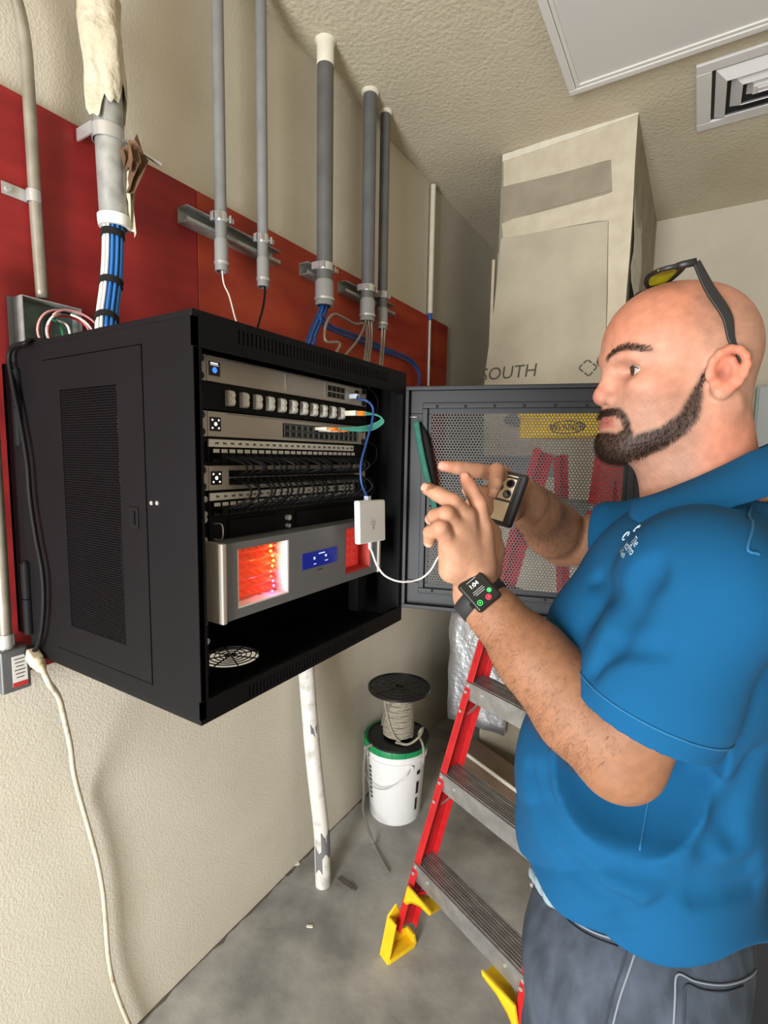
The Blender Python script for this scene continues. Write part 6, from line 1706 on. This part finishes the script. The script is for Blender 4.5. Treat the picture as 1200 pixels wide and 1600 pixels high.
# ------------------------------------------------------------------ watch
mat('watch_black', '#0a0a0b', 0.35); mat('watch_band', '#1c1c1e', 0.7); mat('icon_green', '#30c050', 0.3, emit='#30d060', estr=0.4); mat('icon_red', '#e04050', 0.3, emit='#ff4060', estr=0.35)
fa = unit(EL-WLp)                                     # along the forearm towards the elbow
wc = WLp+fa*0.004; tocam = unit(CAM-wc); nw = unit(tocam-np.dot(tocam, fa)*fa); nw = unit(nw*math.cos(0.35)+np.cross(fa, nw)*math.sin(0.35)*0+0*nw)
sw = np.cross(fa, nw)
wt = thing('smart_watch', wc, 'black smart watch lit at 1:04 on the left wrist', 'watch')
wr_ = 0.0335
bp_ = []
for t in np.linspace(0, 2*PI, 48, endpoint=False): bp_.append((math.cos(t), math.sin(t)))
P = [[wc+fa*o_+(nw*c_+sw*s_)*(wr_+d_) for c_, s_ in bp_] for o_, d_ in ((-0.011, -0.002), (-0.0105, 0.001), (0.0105, 0.001), (0.011, -0.002))]
b = MB(); b.grid(P, closed_u=True); b.build('band', 'watch_band', wt, smooth=True, solid=0.001)
nwc = unit(nw*math.cos(-0.12)+sw*math.sin(-0.12)); swc = np.cross(fa, nwc)
ctr = wc+nwc*(wr_+0.004)
b = MB(); b.box(ctr, (0.043, 0.036, 0.011), (fa, -swc, nwc) if np.linalg.det(np.array([fa, -swc, nwc])) > 0 else (fa, swc, nwc)); wcase = b.build('case', 'watch_black', wt, bevel=0.0045, seg=4)
b = MB(); b.box(ctr+nwc*0.0056, (0.037, 0.030, 0.0008), (fa, swc, nwc)); scr = b.build('screen', 'screen_black', wcase, bevel=0.0003)
b = MB(); b.cyl(ctr+swc*0.018+fa*0.008, ctr+swc*0.0205+fa*0.008, 0.0035, n=14); b.build('crown', 'watch_black', wcase)
# lettering runs across the wrist; text baseline direction points up in the photograph
upi = unit(np.array(_u)-np.dot(_u, nwc)*nwc)
tu = swc if np.dot(swc, upi) > 0 else -swc
tv = np.cross(nwc, tu)
sf = ctr+nwc*0.0063
b = MB(); lettering(b, '1:04', sf+tv*0.0085-tu*0.001, tu, tv, 0.0075, lift=0.0002)
b.build('screen_text', 'screen_white', scr)
b = MB()
for i, w_ in enumerate((0.015, 0.017, 0.013)): b.box(sf+tv*(0.0015-i*0.0024)-tu*0.001, (w_, 0.0007, 0.0003), (tu, tv, nwc))
b.box(sf+tv*0.0150, (0.014, 0.0007, 0.0003), (tu, tv, nwc)); b.build('screen_lines', 'screen_dim', scr)
def disc(b, c, r, ring=False):
    if ring: b.tube([c+tu*r*math.cos(t)+tv*r*math.sin(t) for t in np.linspace(0, 2*PI, 20, endpoint=False)], 0.0005, 6, closed=True)
    else: b.cyl(c, c+nwc*0.0003, r, n=14)
b = MB(); disc(b, sf-tv*0.0075+tu*0.009, 0.0028); b.build('screen_icon', 'icon_green', scr)
b = MB(); disc(b, sf-tv*0.0135+tu*0.003, 0.0030, True); disc(b, sf-tv*0.0135+tu*0.003, 0.0014); b.build('screen_icon', 'icon_red', scr)
b = MB(); disc(b, sf-tv*0.0125-tu*0.0095, 0.0030, True); disc(b, sf-tv*0.0125-tu*0.0095, 0.0012); b.build('screen_icon', 'icon_green', scr)

# ------------------------------------------------------------------ phone
mat('phone_case', '#121213', 0.6); mat('phone_back', '#c9b99c', 0.35, color2='#bfae90', nscale=20); mat('lens_glass', '#0a0a14', 0.08, coat=0.8); mat('cam_plate', '#2a2624', 0.35)
ph_w = unit(at(828, 742, 0.725)-at(797, 828, 0.722))           # short side of the phone, up in the picture
pc1 = (at(828, 742, 0.725)+at(797, 828, 0.722))/2               # middle of the near end
far_ = at(752, 772, 0.765)
ph_l = unit((far_-pc1)-np.dot(far_-pc1, ph_w)*ph_w)
ph_n = np.cross(ph_w, ph_l); ph_n = ph_n if np.dot(ph_n, CAM-pc1) > 0 else -ph_n
PW = 0.080; PL = 0.056; PT = 0.0125
pcn = pc1+ph_l*PL/2
ph = thing('phone', pcn-ph_w*PW/2, 'smartphone in a black-edged case with camera side towards the viewer, in the right hand', 'phone')
AX3 = (ph_l, ph_w, ph_n) if np.linalg.det(np.array([ph_l, ph_w, ph_n])) > 0 else (-ph_l, ph_w, ph_n)
b = MB(); b.box(pcn, (PL, PW, PT), AX3); b.build('case', 'phone_case', ph, bevel=0.005, seg=4)
b = MB(); b.box(pcn+ph_n*(PT/2)+ph_l*0.004, (PL-0.016, PW-0.012, 0.0012), AX3); b.build('back', 'phone_back', ph, bevel=0.0004)
cpc = pcn-ph_l*(PL/2-0.026)+ph_w*(PW/2-0.027)+ph_n*(PT/2+0.0012)
b = MB(); b.box(cpc, (0.036, 0.038, 0.003), AX3); cpl = b.build('camera_plate', 'cam_plate', ph, bevel=0.0014)
b = MB(); b.box(cpc+ph_n*0.0006, (0.030, 0.032, 0.003), AX3); b.build('camera_glass', 'phone_back', cpl, bevel=0.001)
for (a, c_) in ((-0.008, -0.008), (-0.008, 0.008), (0.008, 0.0)):
    q_ = cpc+ph_l*a+ph_w*c_; b = MB(); b.cyl(q_, q_+ph_n*0.0042, 0.0062, n=18); lo_ = b.build('camera_lens', 'cam_plate', cpl, smooth=True, auto=40)
    b = MB(); b.cyl(q_+ph_n*0.0042, q_+ph_n*0.0046, 0.0042, n=16); b.build('lens_glass', 'lens_glass', lo_)
